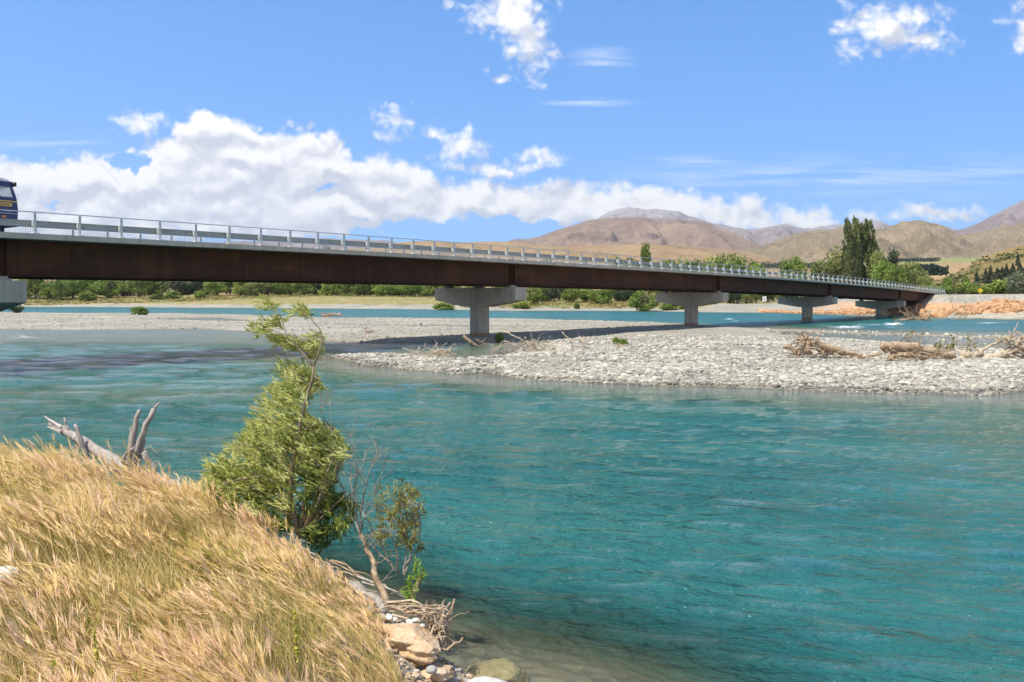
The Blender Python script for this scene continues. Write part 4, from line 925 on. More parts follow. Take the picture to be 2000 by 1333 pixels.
def build_grass():
    b = MB()
    bare = lambda x, y, nb: np.clip(1.1-1.6*sstep(-.05, .3, fbm(x*.8+5, y*.8, 3, 200))*(y < 6.5)*(x < -1.0), .12, 1)*np.clip(nb/.25, .25, 1)
    seeds = np.stack([rng.uniform(-9, 1, 900), rng.uniform(2, 15, 900)], -1); sr = rng.random((900, 4))
    def tus(P):                                                             # which tussock a blade belongs to
        o = np.empty(len(P), int)
        for i in range(0, len(P), 4000): o[i:i+4000] = np.argmin(((P[i:i+4000, None, :2]-seeds[None])**2).sum(-1), 1)
        return sr[o]
    # leaves
    P = bank_points(50000, bare); n = len(P)
    g = fbm(P[:, 0]*.5, P[:, 1]*.5, 3, 101); g2 = fbm(P[:, 0]*1.7, P[:, 1]*1.7, 3, 111)
    green = np.clip(.30+.5*sstep(-.1, .35, fbm(P[:, 0]*.7+9, P[:, 1]*.7, 2, 130))*(P[:, 1] < 7.5), 0, 1)
    tint = np.where(rng.random(n) < green*.75, rng.uniform(.0, .28, n), rng.uniform(.35, .72, n))
    T_ = tus(P); an = (T_[:, 0]-.5)*1.5; wd0 = np.stack([WIND[0]*np.cos(an)-WIND[1]*np.sin(an), WIND[0]*np.sin(an)+WIND[1]*np.cos(an), np.zeros(n)], -1)
    wd = wd0*(.3+.9*T_[:, 1:2])+np.stack([.5*rng.normal(size=n), .5*rng.normal(size=n), np.zeros(n)], -1); tint = np.clip(tint+.22*(T_[:, 2]-.5), 0, .8)
    strips(b, P, rng.uniform(.10, .34, n)*(1+.4*g2)*low(P)*(.6+.8*T_[:, 3]), wd*rng.uniform(.3, 1.1, n)[:, None], rng.uniform(.003, .0065, n), 3, tint)
    b.build('green_grass', M['straw'], kind='stuff', label='tangle of green and straw coloured grass leaves on the near bank', cat='grass')
    # seed stalks with feathery heads, bent over by the wind
    b = MB(); clump = lambda x, y, nb: bare(x, y, nb)*(.25+.75*sstep(-.25, .2, fbm(x*1.1, y*1.1, 3, 140)))
    P = bank_points(15000, clump); n = len(P); gust = .95+.55*fbm(P[:, 0]*.6, P[:, 1]*.6, 3, 150)
    T_ = tus(P); an = (T_[:, 0]-.5)*1.1; wd0 = np.stack([WIND[0]*np.cos(an)-WIND[1]*np.sin(an), WIND[0]*np.sin(an)+WIND[1]*np.cos(an), np.zeros(n)], -1)
    wd = wd0*gust[:, None]*(.55+.7*T_[:, 1:2])+np.stack([.16*rng.normal(size=n), .16*rng.normal(size=n), np.zeros(n)], -1)
    L = rng.uniform(.34, .62, n)*(1+.45*fbm(P[:, 0]*.9, P[:, 1]*.9, 2, 160))*low(P)*(.55+.7*T_[:, 3])
    hue = fbm(P[:, 0]*.55+3, P[:, 1]*.55, 2, 170)
    tint = np.clip(.62+.18*rng.normal(size=n)+.35*hue+.18*sstep(-3, 0, P[:, 0])+.3*(T_[:, 2]-.5), .22, 1.0)
    p, tg = strips(b, P, L, wd, np.full(n, .0032), 5, np.clip(tint-.12, 0, 1))
    base = p[:, 4] ; tip = p[:, 5]; td = tg[:, 5]
    for k in range(9):
        f = k/8; o = base+(tip-base)*(f*1.0)
        d = td+.11*rng.normal(size=(n, 3))+np.array([0, 0, .05]); d /= np.linalg.norm(d, axis=1)[:, None]
        l = rng.uniform(.08, .15, n)[:, None]*(1.1-.3*f); s = np.cross(d, rng.normal(size=(n, 3))); s /= np.linalg.norm(s, axis=1)[:, None]; w = .0022
        v = np.stack([o-s*w, o+d*l*.35+s*w*1.4, o+d*l, o+d*l*.35-s*w*1.2], 1).reshape(-1, 3)
        b.add(v, np.arange(4*n).reshape(-1, 4), tint=np.repeat(np.clip(tint+.06*rng.normal(size=n), 0, 1), 4))
    b.build('dry_grass', M['straw'], kind='stuff', label='dry golden seed grass bent by the wind over the near bank', cat='grass')
build_grass()

# ------------------------------------------------------------------ near bank: willow, dead wood, stones
M['shoot'] = mat_leaf('young_willow_leaves', [(.05, .09, .016), (.21, .28, .045), (.42, .46, .11), (.60, .61, .26)], .35, .45, 0)
M['olive'] = mat_leaf('olive_leaves', [(.12, .12, .025), (.25, .24, .05), (.38, .34, .09)], .3, .5, 0)
M['lime'] = mat_leaf('lime_leaves', [(.10, .18, .02), (.22, .33, .04), (.32, .42, .07)], .35, .45, 0)
M['stem'] = mat_wood('willow_stem', (.16, .12, .08), (.27, .21, .14), (.40, .33, .24), (6, 6, 1.5))
M['grey_wood'] = mat_wood('weathered_grey_wood', (.17, .15, .13), (.36, .32, .28), (.54, .49, .43), (5, 5, 1.2))
M['drift'] = mat_wood('driftwood', (.15, .095, .055), (.33, .235, .15), (.52, .41, .29), (2, 2, 2))
M['drift_pale'] = mat_wood('pale_driftwood', (.24, .18, .12), (.46, .37, .27), (.62, .53, .41), (2, 2, 2))
M['twig'] = mat_wood('grey_twigs', (.17, .14, .11), (.30, .25, .19), (.42, .36, .28), (4, 4, 4))
def inpoly(poly, n):
    poly = np.array(poly, float); o = []
    while len(o) < n:
        q = np.stack([rng.uniform(poly[:, 0].min(), poly[:, 0].max(), 500), rng.uniform(poly[:, 1].min(), poly[:, 1].max(), 500)], -1)
        o += list(q[sdist(q[:, 0], q[:, 1], poly) > 0])
    return np.array(o[:n])
def leafy(b, centers, length, nleaf, leaf_len, leaf_w, direction, spread, tintf):
    """twigs carrying narrow leaves, swept by the wind"""
    for c in centers:
        d = np.array(direction)+spread*rng.normal(size=3); d /= np.linalg.norm(d)
        t = rng.random(nleaf)[:, None]; o = c+d*(t-.5)*length+rng.normal(size=(nleaf, 3))*.012
        a = d+.30*rng.normal(size=(nleaf, 3)); a /= np.linalg.norm(a, axis=1)[:, None]
        s = np.cross(a, rng.normal(size=(nleaf, 3))+np.array([0, -1.2, .8])); s /= np.linalg.norm(s, axis=1)[:, None]
        L = (leaf_len*rng.uniform(.6, 1.25, nleaf))[:, None]; nrm = np.cross(s, a)
        v = np.stack([o, o+a*L*.42+s*leaf_w*.5, o+a*L-nrm*L*.08, o+a*L*.42-s*leaf_w*.5], 1).reshape(-1, 3)
        b.add(v, np.arange(4*nleaf).reshape(-1, 4), tint=np.repeat(np.clip(tintf()+.16*rng.normal(size=nleaf), 0, 1), 4))
def jag(p0, p1, n, amp):
    t = np.linspace(0, 1, n)[:, None]; q = np.asarray(p0)*(1-t)+np.asarray(p1)*t
    return q+rng.normal(size=(n, 3))*amp*np.sin(np.pi*t)
def willow():
    D = 9.0; org = at(582, 1050, D); e = empty('willow_sapling', org, label='young windswept willow leaning over the bank edge with streaming green leaves', cat='willow')
    px = lambda pts, dd=0.0: np.array([at(a, b_, D-.28+dd) for k, (a, b_) in enumerate(pts)])
    b = MB(); tr = [(584, 1052), (574, 1005), (567, 960), (569, 920), (577, 870), (586, 830), (595, 790), (604, 760), (611, 735), (613, 715)]
    P = px(tr); b.tube(P, np.linspace(.024, .012, len(P)), 8, wob=.05, tint=.4); b.build('trunk', M['stem'], e, smooth=True, loc=None); tidy(e)
    for pts, r in [([(613, 715), (622, 690), (629, 668), (626, 645), (606, 622), (590, 608)], .011), ([(612, 718), (600, 700), (583, 680), (562, 662), (540, 648), (515, 642)], .010), ([(626, 648), (612, 655), (596, 664), (575, 676)], .007), ([(562, 662), (556, 640), (545, 615), (532, 598)], .006),
                   ([(611, 735), (626, 742), (618, 762), (604, 775)], .007), ([(604, 752), (585, 735), (570, 725), (556, 722)], .007), ([(577, 870), (540, 830), (505, 800), (485, 790)], .009), ([(570, 930), (520, 880), (470, 865), (425, 905)], .011), ([(570, 960), (510, 930), (450, 940), (412, 965)], .011),
                   ([(574, 1010), (530, 985), (480, 990), (440, 985)], .010), ([(590, 1045), (620, 985), (640, 920), (660, 870)], .012), ([(592, 1045), (640, 1000), (672, 970), (688, 985)], .011), ([(588, 1050), (606, 1000), (618, 960), (640, 945), (664, 905)], .013), ([(586, 840), (610, 830), (640, 835), (668, 860)], .009), ([(586, 1048), (612, 1010), (630, 975), (652, 930), (668, 900)], .010)]:
        b = MB(); q = px(pts, rng.uniform(-.12, .12)); q[0] = at(*pts[0], D-.28); b.tube(q, np.linspace(r, r*.35, len(q)), 6, tint=.5); b.build('branch', M['stem'], e, smooth=True); tidy(e)
    b = MB(); W3 = np.array([-.80, .15, .42])
    def mass(poly, n, dd, ll=.085, lw=.0115, tint=lambda: rng.uniform(.30, .95), dr=W3, sp=.30, ln=.20, nl=19):
        q = inpoly(poly, n); leafy(b, [at(a, c, D+rng.normal()*dd) for a, c in q], ln, nl, ll, lw, dr, sp, tint)
    mass([(558, 723), (610, 718), (622, 742), (604, 762), (596, 800), (588, 850), (573, 1000), (578, 1035), (524, 1032), (432, 994), (410, 972), (414, 912), (471, 870), (519, 792), (545, 750)], 720, .24)
    mass([(606, 812), (649, 834), (680, 882), (662, 906), (640, 960), (600, 940), (590, 880)], 280, .22)
    mass([(600, 935), (650, 950), (687, 978), (690, 1016), (668, 1040), (626, 1075), (596, 1052), (585, 1000)], 210, .25, tint=lambda: rng.uniform(0, .45), dr=(-.3, .2, -.2), sp=.6)  # lower right leaves tinted darker: the crown's shade put into the colour
    mass([(404, 965), (418, 905), (450, 925), (440, 990)], 40, .15, sp=.5)
    for cx, cy, rx, ry, n in [(533, 597, 17, 7, 7), (586, 612, 20, 10, 12), (524, 641, 27, 13, 20), (575, 672, 32, 11, 22), (620, 668, 13, 18, 11), (556, 626, 12, 6, 4), (545, 664, 20, 6, 6), (612, 690, 14, 12, 8), (622, 742, 9, 22, 12), (596, 735, 14, 16, 10)]:
        a = np.linspace(0, 2*np.pi, 13)[:-1]; mass(np.stack([cx+rx*np.cos(a), cy+ry*np.sin(a)], -1), n, .07, dr=(-.85, .1, .18), ln=.16)
    b.build('foliage', M['shoot'], e); tidy(e)
def tidy(e):
    """shapes above are built in world space: take the parent's place off the newest part"""
    o = e.children[-1] if e.children else None
    for o in e.children:
        if not o.get('_t'):
            o.location = tuple(Vector(o.location)-e.location); o['_t'] = 1
willow()
def grow(b, p, d, L, r, depth, bend=.25, tips=None, split=(2, 3), up=.1, tint=.5):
    n = 4; q = [np.asarray(p, float)]; dd = np.asarray(d, float)
    for i in range(n):
        dd = dd+bend*rng.normal(size=3)*.5+np.array([0, 0, up*.3]); dd /= np.linalg.norm(dd); q.append(q[-1]+dd*L/n)
    b.tube(q, np.linspace(r, r*.55, n+1), 5 if r > .006 else 4, tint=tint+.15*rng.normal())
    if tips is not None: tips.append((q[-1], dd)); tips.append((q[2], dd))
    if depth > 0:
        for k in range(rng.integers(split[0], split[1]+1)):
            i = rng.integers(1, n+1); nd = dd+.75*rng.normal(size=3); nd /= np.linalg.norm(nd); grow(b, q[i], nd, L*rng.uniform(.5, .8), r*.55, depth-1, bend, tips, split, up, tint)
def deadbush():
    D = 8.7; org = at(700, 1045, D); e = empty('dead_bush', org, label='bare grey leafless twiggy bush beside the willow above the water', cat='bush')
    for pts, r in [([(700, 1045), (706, 985), (722, 925), (744, 868)], .010), ([(698, 1045), (690, 985), (700, 925), (716, 880)], .008), ([(704, 1040), (722, 985), (742, 940), (752, 905)], .007), ([(696, 1040), (668, 960), (640, 880), (628, 800)], .008), ([(690, 1020), (660, 930), (652, 850), (640, 795)], .006), ([(704, 1040), (690, 960), (682, 900), (684, 860)], .007)]:
        b = MB(); q = np.array([at(a, c, D+rng.normal()*.08) for a, c in pts]); t = np.linspace(0, 1, 10); q = np.stack([np.interp(t, np.linspace(0, 1, len(q)), q[:, i]) for i in range(3)], -1)+rng.normal(size=(10, 3))*.008
        b.tube(q, np.linspace(r, .002, 10), 5, tint=.5)
        for k in range(11): i = rng.integers(2, 10); grow(b, q[i], (rng.normal()*.5+.1, rng.normal()*.3, .8), rng.uniform(.08, .26), .0034, 1, .3, None, (1, 2), .2)
        b.build('stem', M['twig'], e); tidy(e)
deadbush()
def olivebush():
    D = 8.15; org = at(775, 1120, D); e = empty('olive_bush', org, label='olive brown half drowned bush standing in the water right of the willow', cat='bush')
    b = MB(); tips = []
    for pts, r in [([(790, 1125), (800, 1080), (812, 1030), (806, 975)], .013), ([(780, 1122), (772, 1080), (760, 1040), (765, 1005)], .011), ([(786, 1120), (795, 1060), (780, 1010), (795, 980)], .009), ([(770, 1110), (740, 1060), (715, 1015), (700, 985)], .010), ([(792, 1120), (818, 1070), (822, 1020), (815, 990)], .008), ([(765, 1100), (730, 1075), (712, 1060), (700, 1050)], .009)]:
        b = MB(); q = np.array([at(a, c, D+rng.normal()*.1) for a, c in pts]); t = np.linspace(0, 1, 9); q = np.stack([np.interp(t, np.linspace(0, 1, len(q)), q[:, i]) for i in range(3)], -1)+rng.normal(size=(9, 3))*.01
        b.tube(q, np.linspace(r, r*.4, 9), 6, tint=.6)
        for k in range(7): i = rng.integers(2, 9); grow(b, q[i], (rng.normal()*.7, rng.normal()*.5, .5), rng.uniform(.10, .24), .004, 1, .3, tips, (1, 3))
        b.build('stem', M['twig'], e); tidy(e)
    b = MB(); sel = [tips[i][0] for i in rng.permutation(len(tips))]
    leafy(b, [p for p in sel if p[0] > at(742, 1000, D)[0]], .13, 10, .045, .012, (-.2, 0, .6), .6, lambda: rng.uniform(.1, .9))
    b.build('foliage', M['olive'], e); tidy(e)
olivebush()
def sprig():
    D = 7.75; org = at(800, 1180, D); e = empty('stump', org, label='short broken branch with bright green sprouts beside the driftwood pile', cat='branch')
    b = MB(); b.tube(np.array([at(796, 1185, D), at(808, 1160, D), at(816, 1140, D+.03), at(828, 1118, D+.05)]), [.024, .020, .018, .013], 8, wob=.08, tint=.4); b.build('branch', M['drift'], e, smooth=True); tidy(e)
    b = MB(); leafy(b, [at(a, c, D-.03+.05*rng.normal()) for a, c in inpoly([(788, 1175), (800, 1120), (808, 1098), (838, 1118), (836, 1130), (812, 1150), (800, 1178)], 34)], .09, 8, .045, .014, (.1, 0, .6), .6, lambda: rng.uniform(.2, 1)); b.build('foliage', M['lime'], e); tidy(e)
sprig()
def logs():
    # the long fallen trunk that edges the bank
    path = [(100, 826, 11.6), (150, 856, 11.2), (205, 890, 10.8), (262, 928, 10.3), (320, 962, 9.9), (380, 1000, 9.55), (440, 1028, 9.25), (510, 1062, 8.9), (580, 1098, 8.55), (650, 1136, 8.2), (715, 1168, 7.95), (752, 1190, 7.8)]
    P = np.array([at(*q) for q in path]); t = np.linspace(0, 1, len(P)); tt = np.linspace(0, 1, 60); Q = np.stack([np.interp(tt, t, P[:, i]) for i in range(3)], -1)
    e = empty('fallen_trunk', Q[30], label='long weathered fallen tree trunk lying along the edge of the near bank', cat='log')
    r = np.interp(tt, [0, .06, .2, .45, .7, 1], [.035, .055, .075, .105, .10, .07]); b = MB(); b.tube(Q, r*(1+.07*rng.normal(size=60)), 18, wob=.09, tint=.35); b.build('trunk', M['grey_wood'], e, smooth=True); tidy(e)
    def br(pts, r0, r1, mat='grey_wood'):
        b = MB(); q = np.array([at(*p) for p in pts]); t2 = np.linspace(0, 1, 10); q = np.stack([np.interp(t2, np.linspace(0, 1, len(q)), q[:, i]) for i in range(3)], -1)+rng.normal(size=(10, 3))*.006
        b.tube(q, np.linspace(r0, r1, 10), 8, wob=.07, tint=rng.uniform(.35, .7)); b.build('branch', M[mat], e, smooth=True); tidy(e)
    for pts, r0, r1 in [([(262, 935, 10.2), (255, 890, 10.2), (262, 845, 10.2), (272, 800, 10.2)], .06, .022), ([(256, 935, 10.2), (262, 895, 10.15), (280, 845, 10.1), (300, 800, 10.1)], .05, .028), ([(298, 805, 10.1), (304, 795, 10.1), (311, 785, 10.1)], .022, .006), ([(262, 925, 10.15), (240, 910, 10.1), (242, 888, 10.1), (270, 868, 10.1), (284, 860, 10.1)], .025, .012),
                        ([(268, 920, 10.2), (276, 890, 10.25), (284, 860, 10.25)], .022, .010), ([(302, 948, 10.0), (300, 915, 10.0), (288, 895, 10.0), (280, 884, 10.0)], .042, .035), ([(170, 895, 10.9), (158, 862, 10.9), (147, 835, 10.9), (146, 832, 10.9)], .035, .022), ([(139, 850, 11.3), (130, 830, 11.3), (125, 815, 11.3)], .025, .010), ([(258, 900, 10.2), (252, 870, 10.2), (257, 832, 10.2)], .022, .008), ([(285, 915, 10.1), (302, 905, 10.1), (310, 900, 10.1)], .010, .004), ([(280, 880, 10.1), (295, 872, 10.1), (308, 890, 10.1)], .008, .003)]: br(pts, r0, r1)
    for k in range(16):                                                      # torn roots round the foot of the snag
        a = at(264+rng.uniform(-16, 18), 905+rng.uniform(-22, 18), 10.15); d = np.array([rng.normal()*.6, rng.normal()*.4, .7*rng.random()+.1]); b = MB(); b.tube(jag(a, a+d*rng.uniform(.06, .20), 5, .012), np.linspace(.012, .003, 5), 5, wob=.1, tint=rng.uniform(.1, 1)); b.build('splinter', M['grey_wood' if k % 2 else 'drift'], e); tidy(e)
    # splintered bark strips along the lower end
    for k in range(5):                                                       # the snapped upper end
        a = Q[1]+.03*rng.normal(size=3); b = MB(); b.tube(jag(a+(Q[5]-Q[0])*.4, a+(Q[0]-Q[4])*rng.uniform(.15, .5)+.02*rng.normal(size=3), 5, .006), np.linspace(.022, .006, 5), 5, wob=.1, tint=rng.uniform(.4, 1)); b.build('splinter', M['grey_wood'], e); tidy(e)
    for k in range(46):
        i = rng.integers(22, 57); a = Q[i]+np.array([rng.uniform(-.12, .14), 0, rng.uniform(.05, .14)]); d = Q[min(i+3, 59)]-Q[i]; d /= np.linalg.norm(d); L = rng.uniform(.2, .7)
        b = MB(); b.tube(jag(a, a+d*L+np.array([0, 0, rng.uniform(0, .06)]), 5, .012), np.linspace(.011, .003, 5), 5, tint=rng.uniform(.2, .9)); b.build('splinter', M['drift' if k % 3 else 'grey_wood'], e); tidy(e)
    e4 = empty('hollow_log', at(360, 972, 9.75), label='thick grey log with a dark hollow end lying right of the upright snag', cat='log')
    q = np.array([at(296, 940, 9.95), at(330, 956, 9.85), at(370, 978, 9.7), at(405, 998, 9.6), at(440, 1018, 9.5)]); t2 = np.linspace(0, 1, 16); q = np.stack([np.interp(t2, np.linspace(0, 1, 5), q[:, i]) for i in range(3)], -1)+rng.normal(size=(16, 3))*.006
    b = MB(); b.tube(q, np.linspace(.115, .085, 16)*(1+.05*rng.normal(size=16)), 16, cap=False, wob=.06, tint=.35); b.build('bark', M['grey_wood'], e4, smooth=True); tidy(e4)
    b = MB(); b.tube(q[1:], np.linspace(.085, .06, 15), 12, tint=0); b.build('hollow', M['black'], e4); tidy(e4)  # solid black core paints in the darkness inside the log end
    # a thinner limb propped out of the water
    e2 = empty('broken_limb', at(740, 1165, 7.9), label='slanting brown broken limb rising beside the olive bush', cat='branch')
    b = MB(); b.tube(jag(at(758, 1182, 7.75), at(706, 1045, 8.2), 10, .012), np.linspace(.035, .016, 10), 8, wob=.08, tint=.3); b.build('limb', M['drift'], e2, smooth=True); tidy(e2)
    for k in range(7):
        p = at(*[(742, 1140), (730, 1105), (718, 1075), (750, 1165), (724, 1090), (712, 1060), (736, 1120)][k], 7.95); b = MB(); grow(b, p, (rng.normal(), -.2, .5), rng.uniform(.1, .25), .005, 1); b.build('twig', M['twig'], e2); tidy(e2)
    e3 = empty('split_branch', at(585, 1045, 8.75), label='torn reddish split branch at the foot of the willow', cat='branch')
    for k in range(7):
        b = MB(); a = at(582+rng.uniform(-8, 10), 1045+rng.uniform(-6, 8), 8.8); c = at(622+rng.uniform(-30, 26), 985+rng.uniform(-28, 20), 8.75); b.tube(jag(a, c, 6, .012), np.linspace(.016, .006, 6), 6, tint=rng.uniform(.3, .9)); b.build('splinter', M['drift'], e3); tidy(e3)
logs()
def pile():
    D = 7.45; org = at(830, 1235, D); e = empty('driftwood_pile', org, label='tangled heap of pale driftwood sticks at the water edge beside the boulder', cat='driftwood')
    S = []
    for k in range(16): S.append((at(730+rng.uniform(0, 60), 1182+rng.uniform(-6, 22), D+.1), at(835+rng.uniform(0, 45), 1188+rng.uniform(-6, 26), D+.05*rng.normal()), rng.uniform(.006, .014)))
    for k in range(26): S.append((at(845+rng.uniform(-30, 30), 1245+rng.uniform(-15, 30), D+.06*rng.normal()), at(868+rng.uniform(-40, 20), 1175+rng.uniform(-8, 30), D+.1*rng.normal()), rng.uniform(.005, .012)))
    for k in range(22): S.append((at(862+rng.uniform(-14, 12), 1205+rng.uniform(-10, 14), D-.05+.05*rng.normal()), at(868+rng.uniform(-26, 30), 1268+rng.uniform(-16, 10), D-.08+.05*rng.normal()), rng.uniform(.004, .010)))
    S += [(at(848, 1262, D-.1), at(888, 1170, D), .016), (at(858, 1215, D), at(918, 1194, D-.1), .006), (at(842, 1285, D-.2), at(904, 1246, D-.15), .014)]
    for a, c, r in S:
        b = MB(); b.tube(jag(a, c, 7, .018), np.linspace(r, r*.5, 7), 6, wob=.06, tint=rng.uniform(.2, 1)); b.build('stick', M['drift_pale'] if rng.random() < .7 else M['drift'], e); tidy(e)
pile()
def mat_rock(name, a, b_, c_, speck=None, sc=4):
    m, t = material(name); n = t.noise(t.tc, sc, 6, .7); v = t.vor(t.tc, sc*6, 'F1', 1); g = t.new('ShaderNodeSeparateColor'); t.put(g.inputs[0], v)
    c = t.ramp(n, [(.3, a), (.5, b_), (.72, c_)])
    if speck: c = t.mix(t.math('MULTIPLY', g.outputs[0], .55), c, speck)
    t.put(t.b.inputs['Base Color'], c); t.b.inputs['Roughness'].default_value = .85; bump(t, t.math('ADD', n, t.math('MULTIPLY', t.vor(t.tc, sc*6, 'F1', 0), .5)), .8, .03); return m
M['conglom'] = mat_rock('conglomerate_rock', (.30, .17, .08), (.48, .30, .15), (.60, .43, .26), (.62, .52, .40)); M['pale_rock'] = mat_rock('pale_rock', (.42, .40, .36), (.58, .56, .51), (.70, .68, .62))
M['cobble'] = mat_rock('grey_cobble', (.24, .23, .22), (.36, .35, .33), (.46, .45, .43), None, 3); M['wet_rock'] = mat_rock('drowned_rock', (.22, .165, .08), (.36, .28, .145), (.48, .385, .22))
M['riprap'] = mat_rock('orange_rock', (.27, .135, .065), (.42, .235, .115), (.54, .37, .22), None, .7)
import bmesh
def rockmesh(sub, amp, seed, flat=1.0, freq=1.3):
    bm = bmesh.new(); bmesh.ops.create_icosphere(bm, subdivisions=sub, radius=1); v = np.array([q.co[:] for q in bm.verts]); f = np.array([[w.index for w in q.verts] for q in bm.faces]); bm.free()
    d = 1+amp*(fbm(v[:, 0]*freq+seed, v[:, 1]*freq+v[:, 2]*2.1, 4, seed)+fbm(v[:, 2]*freq+seed, v[:, 1]*freq-v[:, 0]*1.7, 4, seed+3))
    # flatten a few broken faces
    for k in range(5):
        n = np.random.default_rng(seed*9+k).normal(size=3); n /= np.linalg.norm(n); h = v@n; lim = .72; d = np.where(h*d > lim, lim/np.maximum(h, .01), d) if amp > .15 else d
    return v*d[:, None]*np.array([1, 1, flat]), f
def rock(name, px, py, D, size, mat, seed, label, amp=.25, sub=4, rz=0.0, cat='rock', group=None, dz=0):
    v, f = rockmesh(sub, amp, seed); c, s = math.cos(rz), math.sin(rz); v = v*np.array(size); v = np.stack([v[:, 0]*c-v[:, 1]*s, v[:, 0]*s+v[:, 1]*c, v[:, 2]], -1)
    b = MB(); b.add(v, f); o = b.build(name, M[mat], smooth=True, label=label, cat=cat, group=group); o.location = tuple(at(px, py, D)+np.array([0, 0, dz])); return o
rock('boulder', 782, 1252, 7.3, (.46, .25, .15), 'conglom', 3, 'large orange conglomerate boulder at the bank edge below the driftwood pile', .34, 5, R(-35))
rock('boulder', 848, 1314, 7.0, (.15, .12, .06), 'conglom', 8, 'low orange stone between the big boulder and the pale rock', .3, 4, .3)
rock('boulder', 945, 1345, 6.9, (.19, .14, .07), 'pale_rock', 5, 'pale white rock cut by the bottom edge of the picture', .2, 4, .2)
rock('cobble', 843, 1316, 6.85, (.045, .035, .032), 'cobble', 11, 'small round grey cobble on the low orange stone', .08, 3, .2, 'stone', dz=.03)
rock('cobble', 716, 1186, 7.75, (.060, .05, .042), 'cobble', 13, 'round grey cobble left of two in the grass edge', .08, 3, .2, 'stone')
rock('cobble', 750, 1190, 7.7, (.045, .04, .050), 'cobble', 14, 'grey upright cobble right of two in the grass edge', .08, 3, .2, 'stone')
for i, (a, c) in enumerate([(770, 1210), (786, 1222), (800, 1214), (812, 1228), (826, 1222), (760, 1205), (836, 1236), (815, 1210)]):
    rock('pebble', a, c, 7.5, (.035+.012*(i % 3), .03, .02), 'pale_rock', 30+i, f'small pale stone under the driftwood sticks, {ORD[i]} of eight', .12, 3, i, 'stone', 'pale stones under the driftwood')
rock('sunken_rock', 975, 1262, 8.15, (.34, .26, .14), 'wet_rock', 17, 'brown sunken rock showing through the shallow water by the driftwood', .2, 4, .1, 'rock', dz=-.29)
rock('sunken_rock', 1040, 1322, 7.7, (.36, .22, .12), 'wet_rock', 19, 'olive sunken rock under water near the bottom edge', .2, 4, .4, 'rock', dz=-.36)

rock('stone', 14, 1122, 5.35, (.07, .05, .05), 'pale_rock', 23, 'pale stone among the grass at the left edge', .15, 3, .4, 'stone')
M['spike'] = mat_leaf('yellow_spikes', [(.30, .34, .03), (.55, .55, .06), (.70, .66, .12)], .3, .5, 0)
for px_, yb, yt, D, lb in [(192, 1320, 1232, 4.55, 'yellow green flower spike in the grass near the bottom left'), (584, 1300, 1190, 5.6, 'taller green weed spike in the grass right of the yellow spike'), (112, 1330, 1290, 4.4, 'short yellow flower spike at the bottom edge')]:
    o0 = at(px_, yb, D); e = empty('flower_spike', o0, label=lb, cat='flower'); tp = at(px_-8, yt, D); q = jag(o0-np.array([0, 0, .25]), tp, 8, .01)
    b = MB(); b.tube(q, np.linspace(.004, .002, 8), 5, tint=.2); b.build('stem', M['straw'], e); tidy(e)
    b = MB(); tt = rng.uniform(.45, 1, 110); P = np.stack([np.interp(tt, np.linspace(0, 1, 8), q[:, i]) for i in range(3)], -1); d = rng.normal(size=(110, 3)); d /= np.linalg.norm(d, axis=1)[:, None]
    leafquads(b, P+d*.010, .016, d, 1.3, rng.uniform(0, 1, 110)); b.build('florets', M['spike'], e); tidy(e)

# ------------------------------------------------------------------ cobbles on the bars
M['bank_stone'] = mat_leaf('bank_stones', [(.16, .12, .075), (.36, .25, .14), (.46, .36, .24), (.52, .47, .40)], 0, .85, 0)
M['bar_stone'] = mat_leaf('bar_stones', [(.15, .142, .118), (.27, .255, .21), (.385, .363, .30), (.51, .48, .395)], 0, .8, 0)
def stones(name, poly, n, size, seed, label, Dmax=1e9, inset=-.5, bias=0.0, mat='bar_stone', zmin=-.06, flat=.5, dry=True):
    r = np.random.default_rng(seed); x0, x1, y0, y1 = poly[:, 0].min(), poly[:, 0].max(), poly[:, 1].min(), min(poly[:, 1].max(), Dmax)
    protos = [rockmesh(1, .22, s, .55) for s in range(6)]
    xs, ys = [], []
    while len(xs) < n:
        x = r.uniform(x0-1, x1+1, 20000); y = y0-1+(y1-y0+1)*r.random(20000)**(1+bias); sd = sdist(x, y, poly); ok = (sd > inset) & (np.abs(x/y) < .75)
        xs += list(x[ok]); ys += list(y[ok])
    x, y = np.array(xs[:n]), np.array(ys[:n]); z = ground(x, y); ok = (z > zmin) & ((fbm(x/4.5, y/3, 3, 321) > -.22) | (y < 42)); x, y, z = x[ok], y[ok], z[ok]
    b = MB(); k = r.integers(0, 6, len(x)); s = size*np.exp(.45*r.normal(size=len(x)))*np.clip(1+1.3*fbm(x/5, y/5, 3, 301), .45, 1.8); s = np.clip(s, size*.4, size*2.6); a = r.uniform(0, 6.28, len(x)); el = r.uniform(.6, 1.0, len(x))
    for i in range(6):
        m = k == i; v, f = protos[i]; c_, s_ = np.cos(a[m])[:, None], np.sin(a[m])[:, None]
        vx, vy, vz = v[None, :, 0]*s[m][:, None], v[None, :, 1]*(s*el)[m][:, None], v[None, :, 2]*(s*flat/.55)[m][:, None]
        V = np.stack([x[m][:, None]+vx*c_-vy*s_, y[m][:, None]+vx*s_+vy*c_, z[m][:, None]+vz+s[m][:, None]*.12], -1)
        nn = m.sum(); F_ = (np.arange(nn)[:, None, None]*len(v)+f[None]).reshape(-1, 3)
        b.add(V.reshape(-1, 3), F_, tint=np.repeat(np.clip(.5+.28*r.normal(size=nn)-(.42*(z[m] < .07) if dry else 0)+.25*fbm(x[m]/6, y[m]/6, 2, 311), 0, 1), len(v)))
    return b.build(name, M[mat], kind='stuff', label=label, cat='stones')
stones('cobbles', BAR_NEAR, 46000, .085, 5, 'pale grey cobbles covering the nearer gravel bar', 75, -.5, .9)
